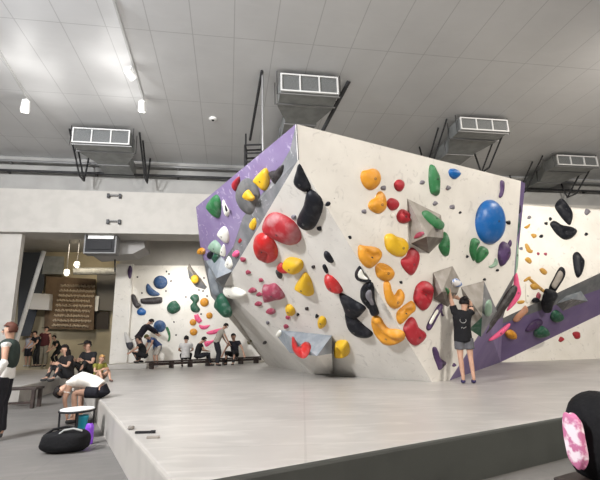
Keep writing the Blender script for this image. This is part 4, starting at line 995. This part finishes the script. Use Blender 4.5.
    for s_ in 'LR':
        ft = V((0,1,0)) if abs((J['kn'+s_]-J['an'+s_]).normalized().z) > .35 else V((0,.5,-.8)).normalized()
        if 'toe'+s_ in J: ft = (J['toe'+s_]-J['an'+s_]).normalized()
        a_ = J['an'+s_]
        skin_mesh('shoe', [(a_-ft*.02*sc-EZ*.025*sc, .045*sc), (a_+ft*.08*sc-EZ*.035*sc, .043*sc), (a_+ft*.155*sc-EZ*.043*sc, .036*sc)], [(0,1),(1,2)], cm(shoes), root)
    # hair
    up = (J['h2']-J['h0']).normalized(); fr_ = V((0,1,0)); fr_ = (fr_-up*fr_.dot(up)).normalized()
    if 'look' in J: lk = J['look'].normalized(); fr_ = (lk-up*lk.dot(up)).normalized()
    sd = fr_.cross(up)
    hc = J['h1']+up*.02*sc
    bm = bmesh.new(); bmesh.ops.create_uvsphere(bm, u_segments=20, v_segments=14, radius=1)
    dele = []
    for v in bm.verts:
        q = v.co.copy(); face_side = q.y > .25 and q.z < .35
        r_ = .105*sc*(1+.13*noise.noise(q*3.5+V((len(label), 0, 0))))
        if q.z < -.62: dele.append(v)
        elif face_side: dele.append(v)
        v.co = hc + (sd*q.x*.93 + fr_*(q.y*1.02-.06) + up*q.z*1.08)*r_
    bmesh.ops.delete(bm, geom=dele, context='VERTS')
    bmesh.ops.solidify(bm, geom=bm.faces[:], thickness=.012*sc)
    hm = cmat('hair_%.3f_%.3f_%.3f' % hair, hair, .6)
    hr = link('hair', bm, hm, root, smooth=True)
    if hairstyle == 'bun':
        bm = blob(.05*sc, .05*sc, .05*sc, 1, power=1, seg=16); bm.transform(Matrix.Translation(hc - fr_*.11*sc + up*.06*sc)); link('hair_bun', bm, hm, hr, smooth=True)
    if hairstyle == 'long':
        skin_mesh('long_hair', [(hc-fr_*.04*sc, .10*sc), (hc-fr_*.075*sc-up*.12*sc, .095*sc), (hc-fr_*.085*sc-up*.26*sc, .085*sc), (hc-fr_*.08*sc-up*.38*sc, .05*sc)], [(0,1),(1,2),(2,3)], hm, hr)
    if hairstyle == 'cap':
        bm = bmesh.new(); box(bm, (0,0,0), (.15*sc, .13*sc, .015*sc), bev=.005); bm.transform(Matrix.Translation(hc+fr_*.14*sc+up*.045*sc) @ Matrix((sd, fr_, up)).transposed().to_4x4()); link('cap_brim', bm, hm, hr)
    if face:
        ec = J['h1']+up*.0*sc
        for sx in (-1, 1):
            bm = bmesh.new(); bmesh.ops.create_uvsphere(bm, u_segments=8, v_segments=6, radius=.011*sc); bm.transform(Matrix.Translation(ec+sd*sx*.032*sc+fr_*.083*sc+up*.008*sc)); link('eye', bm, CM.setdefault('eye', mat('eye_dark', (.03,.02,.015), .4)), body)
            bm = bmesh.new(); bmesh.ops.create_uvsphere(bm, u_segments=8, v_segments=6, radius=.02*sc); bmesh.ops.scale(bm, vec=(.5,.9,1.3), verts=bm.verts); bm.transform(Matrix.Translation(ec+sd*sx*.088*sc-up*.005*sc)); link('ear', bm, S_, body, smooth=True)
        bm = bmesh.new(); bmesh.ops.create_cone(bm, segments=8, radius1=.018*sc, radius2=.006*sc, depth=.035*sc, cap_ends=True)
        bm.transform(Matrix.Translation(ec+fr_*.095*sc-up*.018*sc) @ Matrix((sd, up, fr_)).transposed().to_4x4()); link('nose', bm, S_, body, smooth=True)
        bm = bmesh.new(); box(bm, (0,0,0), (.045*sc, .01*sc, .01*sc), bev=.003*sc); bm.transform(Matrix.Translation(ec+fr_*.078*sc-up*.052*sc) @ Matrix((sd, fr_, up)).transposed().to_4x4()); link('mouth', bm, cmat('lips', (.35,.12,.1), .5), body)
    return root, J, body
BK = (.018,.018,.02); TEE = (.55,.54,.52)
HP = math.pi
# climber reaching (seen from behind)
pc_ = onz(468.5, 383.5, MZ)
W_over = dict(pel=(-.02,-.06,.90), sp=(-.02,-.09,1.06), ch=(-.01,-.12,1.25), nk=(.05,-.12,1.42), h0=(.06,-.12,1.47), h1=(.07,-.10,1.545), h2=(.07,-.11,1.615),
              shL=(-.14,-.12,1.38), elL=(-.185,-.13,1.63), wrL=(-.20,-.13,1.86), hdL=(-.21,-.08,1.95), shR=(.18,-.12,1.36), elR=(.20,-.02,1.58), wrR=(.0,.0,1.64), hdR=(-.06,.03,1.68),
              hpL=(-.09,-.05,.86), knL=(-.10,-.01,.48), anL=(-.09,-.03,.075), hpR=(.08,-.05,.86), knR=(.09,-.02,.48), anR=(.10,-.05,.075))
rt, J, bd = person('person in black graphic tee and grey shorts reaching up to the boulder, seen from behind', pc_, -.15, STAND, (.014,.014,.016), (.11,.11,.12), 1.0, W_over, hairstyle='bun', legs='short', shoes=(.05,.04,.10), face=True, build=1.05, slong=.1, sleeve=.5)
# print on the back of the tee
bm = bmesh.new()
for k in range(14):
    an = k/14*2*math.pi; r1 = .055; p0 = V((r1*math.cos(an), 0, r1*math.sin(an))); p1 = V((r1*math.cos(an+.5)*1.1, 0, r1*math.sin(an+.5)*.8))
    tube(bm, [p0, p1], .004, 4)
for k in range(5): tube(bm, [(-.05+.02*k, 0, -.15+.012*math.sin(k*2)), (-.035+.02*k, 0, -.13-.01*math.sin(k))], .004, 4)
bm.transform(Matrix.Translation((-.02, -.245, 1.20)))
o = link('back_print', bm, mat('print_grey', (.4,.4,.38), .8), rt); o['label'] = 'pale ring-shaped print'

# man bending on the mat edge
p = onz(104, 401, MZ); p = onz(101, 398, MZ)
BM = dict(pel=(0,-.03,.12), sp=(0,.14,.26), ch=(0,.36,.32), nk=(0,.55,.24), h0=(0,.60,.20), h1=(0,.67,.14), h2=(0,.73,.08),
          shL=(-.17,.48,.27), elL=(-.23,.52,.02), wrL=(-.14,.50,-.20), shR=(.17,.48,.27), elR=(.23,.52,.02), wrR=(.14,.50,-.20),
          hpL=(-.11,.02,.11), knL=(-.16,.40,.12), anL=(-.14,.36,-.31), hpR=(.11,.02,.11), knR=(.16,.40,.12), anR=(.14,.36,-.31), toeL=(-.14,.6,-.31), toeR=(.14,.6,-.31), look=(0,-.68,-.73))
person('person in white tee and black shorts bending forward on the mat edge', p, HP/2+.12, BM, (.78,.75,.70), (.015,.015,.02), 1.0, None, sleeve=.6, legs='short', shoes=(.03,.03,.03), build=1.05, slong=-1)
# left edge person
p = onz(-3, 440, 0); person('person in dark vest over white sleeves standing at the left edge', p, 1.9, STAND, (.62,.60,.57), (.02,.02,.024), .98, None, hair=(.10,.04,.028), sleeve=1.2)
# vest handled as darker shirt panel
bm = blob(.175, .15, .25, 4, power=.8, amp=.04, c=(0,0,1.18)); 
ob = [o for o in COL.objects if o.name.startswith('person') and o.get('label','').startswith('person in dark vest')][0]
link('vest', bm, cmat('vest_dark', (.03,.04,.035)), ob, smooth=True)
# standing group at left on the mat
def at(x, y): return onz(x, y, MZ)
g = None
person('person in pale tee and black shorts standing left in the background group', at(27, 366.5), 2.9, STAND, (.50,.50,.56), (.02,.02,.025), 1.07, None, legs='knee', shoes=(.6,.6,.6), build=1.2)
person('person in black leaning forward between the pale tee and the dark red shirt', at(35.5, 367), 2.7, BEND, (.02,.02,.025), (.02,.02,.02), 1.15, dict(sp=(0,0,1.06), ch=(0,.08,1.2), nk=(0,.16,1.33), h0=(0,.18,1.38), h1=(0,.21,1.45), h2=(0,.22,1.52), shL=(-.17,.12,1.28), shR=(.17,.12,1.28), elL=(-.24,.22,1.05), elR=(.24,.22,1.05), wrL=(-.14,.4,.9), wrR=(.14,.4,.9)))
person('person in dark red shirt and cap, tallest in the left background group', at(42.5, 366.8), 3.0, STAND, (.07,.02,.022), (.20,.18,.14), 1.19, dict(elR=(.36,0,1.3), wrR=(.55,.1,1.18)), hairstyle='cap', build=1.2)
person('person in black with knees bent beside the dark red shirt', at(56, 367.5), 2.5, BEND, (.015,.018,.016), (.015,.015,.015), 1.0, dict(sp=(0,.02,1.0), ch=(0,.1,1.15), nk=(0,.17,1.28), h0=(0,.2,1.33), h1=(0,.23,1.4), h2=(0,.24,1.47), shL=(-.17,.12,1.22), shR=(.17,.12,1.22), elL=(-.28,.2,1.0), elR=(.28,.15,.98), wrL=(-.22,.4,.85), wrR=(.22,.35,.8), knL=(-.2,.15,.5), knR=(.2,.15,.5), anL=(-.24,-.02,.08), anR=(.2,-.05,.08)))
# three seated left
SG = dict(SIT, knL=(-.17,.34,.36), anL=(-.15,.46,.08), knR=(.17,.34,.36), anR=(.15,.46,.08), pel=(0,0,.12), wrL=(-.12,.36,.40), wrR=(.12,.36,.40))
person('person with long black hair in dark clothes sitting left of the white-topped bench', at(68, 380), 2.6, SG, (.025,.022,.022), (.03,.03,.032), 1.12, None, hairstyle='long')
person('person in black tee with dark cap sitting behind the yellow-shirted one', at(90, 377), 2.75, SG, (.02,.02,.022), (.02,.02,.02), 1.25, None, hairstyle='cap')
person('person in olive yellow top with fair hair sitting with bare knees up', at(97, 382), -2.1, SG, (.20,.19,.04), (.16,.10,.07), .78, None, hair=(.38,.22,.08), legs='short', sleeve=.5, shoes=(.10,.06,.05))
pl = room(ond(103, 360, 18.8).dot(EW), 18.8, MZ); pr_ = room(ond(147, 360, 18.8).dot(EW), 18.8, MZ)
STZ = .20
bm = bmbox((0, 0, STZ/2), ((pr_-pl).length, 2.2, STZ-.002), bev=.03); o = link('step_mat', bm, M['matside'], loc=(pl+pr_)/2+ED*1.1); o.rotation_euler = (0, 0, YAW)
tag(o, 'low pale grey padded step at the foot of the rear wall end', 'mat')
# rear bench people
def atc(x, y, ymax=20.3):
    p_ = onz(x, y, MZ)
    if p_.y > ymax: p_ = ony(x, y, ymax); p_.z = MZ
    return p_
def atb(x, f=0.2, z=.30):
    # point above the bench seat in the picture column x
    lo_, hi_ = 0, 1
    q0 = BA; q1 = BB
    for _ in range(30):
        t_ = (lo_+hi_)/2; p_ = q0.lerp(q1, t_); v_ = p_-CAM; xx = 300+FL*v_.dot(RT)/v_.dot(FW)
        if xx < x: lo_ = t_
        else: hi_ = t_
    nn = V((-benchdir.y, benchdir.x, 0)); return p_ + nn*f + EZ*z
person('person in white tee sitting on the long bench with back to the camera', atb(187), .2, SIT, (.60,.58,.56), (.03,.03,.03), 1.12, None, face=False)
person('person in black sitting hunched on the long bench beside the white tee', atb(199), -1.1, SIT, (.02,.02,.022), (.025,.025,.03), 1.08, dict(h0=(0,.2,.66), h1=(0,.25,.73), h2=(0,.26,.80)))
person('person in black tee sitting on the right end of the long bench', atb(237), 2.9, SIT, (.028,.028,.035), (.02,.02,.02), 1.2, dict(elL=(-.32,.1,.34), wrL=(-.42,.15,.12), elR=(.32,.1,.34), wrR=(.42,.15,.12)))
person('person in beige tee and dark trousers standing by the long bench looking down', atc(217.5, 364.5, 18.7), -1.15, BEND, (.36,.33,.28), (.03,.03,.035), 1.08, dict(pel=(0,-.05,.92), hpL=(-.09,-.05,.88), hpR=(.09,-.05,.88), sp=(0,.02,1.08), ch=(0,.10,1.26), nk=(0,.2,1.41), h0=(0,.24,1.46), h1=(0,.30,1.51), h2=(0,.33,1.57), shL=(-.17,.14,1.35), shR=(.17,.14,1.35), elL=(-.22,.26,1.08), elR=(.22,.26,1.08), wrL=(-.18,.40,.86), wrR=(.18,.40,.86)))
person('person in dark long-sleeved top bending over near the rear wall end', atc(139, 363, 19.3)+EZ*STZ, -1.0, BEND, (.02,.018,.025), (.25,.17,.16), 1.2, dict(sp=(0,.03,1.06), ch=(0,.13,1.22), nk=(0,.24,1.36), h0=(0,.28,1.40), h1=(0,.34,1.44), h2=(0,.38,1.5), shL=(-.17,.18,1.31), shR=(.17,.18,1.31), elL=(-.22,.42,1.15), elR=(.22,.42,1.15), wrL=(-.16,.6,1.0), wrR=(.16,.6,1.0)), sleeve=1.2)
person('person in blue patterned tee leaning forward with hands on bare knees', atc(156, 364, 19.3), 2.4, BEND, (.05,.08,.18), (.42,.38,.33), 1.0, None, legs='knee', hair=(.10,.09,.03), shoes=(.4,.38,.35))
person('person in black squatting next to the blue patterned tee', atc(144.5, 362, 18.9)+EZ*STZ, 2.0, CROUCH, (.02,.02,.02), (.02,.02,.022), 1.15, None, hairstyle='cap')

# ------------------------------------------------------------------ lights
def area(name, loc, target, size, power, col=(1,.96,.9)):
    l = bpy.data.lights.new(name, 'AREA'); l.shape = 'DISK'; l.size = size; l.energy = power; l.color = col
    o = bpy.data.objects.new(name, l); COL.objects.link(o); o.location = loc
    d = V(target)-V(loc); o.rotation_euler = d.to_track_quat('-Z', 'Y').to_euler(); return o
area('ceiling_light', (-8.5, -.5, 7.8), (-.5, 10, 2.2), .9, 2000, (.98,.98,1))
area('ceiling_uplight', (-7.5, 2.5, 6.2), (-6.5, 4.5, 8.3), .8, 290, (.93,.96,1))
area('ceiling_uplight', (1.5, 1.0, 6.2), (1.5, 3.5, 8.3), .8, 45, (1,.97,.93))
area('ceiling_light', (8, -5, 7.6), (4, 10, 2.5), 1.4, 1750, (1,.94,.86))
area('ceiling_light', (-5, 3.5, 8.0), (-5, 14, 0), 1.0, 480, (.95,.97,1))
area('ceiling_light', (10, 8, 7.9), (9, 15, 1), 1.0, 480, (1,.92,.82))
area('rear_fill', (-5.5, 19.0, 5.0), (-5.5, 21.2, 1.2), 1.0, 75)  # added fill for the rear wall, no lamp hangs there
area('back_room_light', (-11, 20.0, 6.0), (-11, 24, 0), 1.0, 150, (1,.88,.68))
def glow_point(p, e, r=.15):
    l = bpy.data.lights.new('ceiling_glow_fill', 'POINT'); l.energy = e; l.shadow_soft_size = r; l.color = (1, .98, .95)
    o = bpy.data.objects.new('ceiling_glow_fill', l); COL.objects.link(o); o.location = p
for gx, gy, ge in ((22, 62, 26), (50, 95, 14), (112, 60, 26), (124, 95, 20)): glow_point(onz(gx, gy, CEIL)-EZ*.75, ge, .3)  # added points without fixtures, put soft glow patches on the ceiling
w = bpy.data.worlds.new('world'); scn.world = w; w.use_nodes = True
w.node_tree.nodes['Background'].inputs[0].default_value = (.97, .98, 1, 1); w.node_tree.nodes['Background'].inputs[1].default_value = .26
vs_ = scn.view_settings; vs_.view_transform = 'Standard'; vs_.look = 'None'; vs_.exposure = -.12; vs_.gamma = 1; vs_.use_curve_mapping = False
scn.cycles.max_bounces = 6
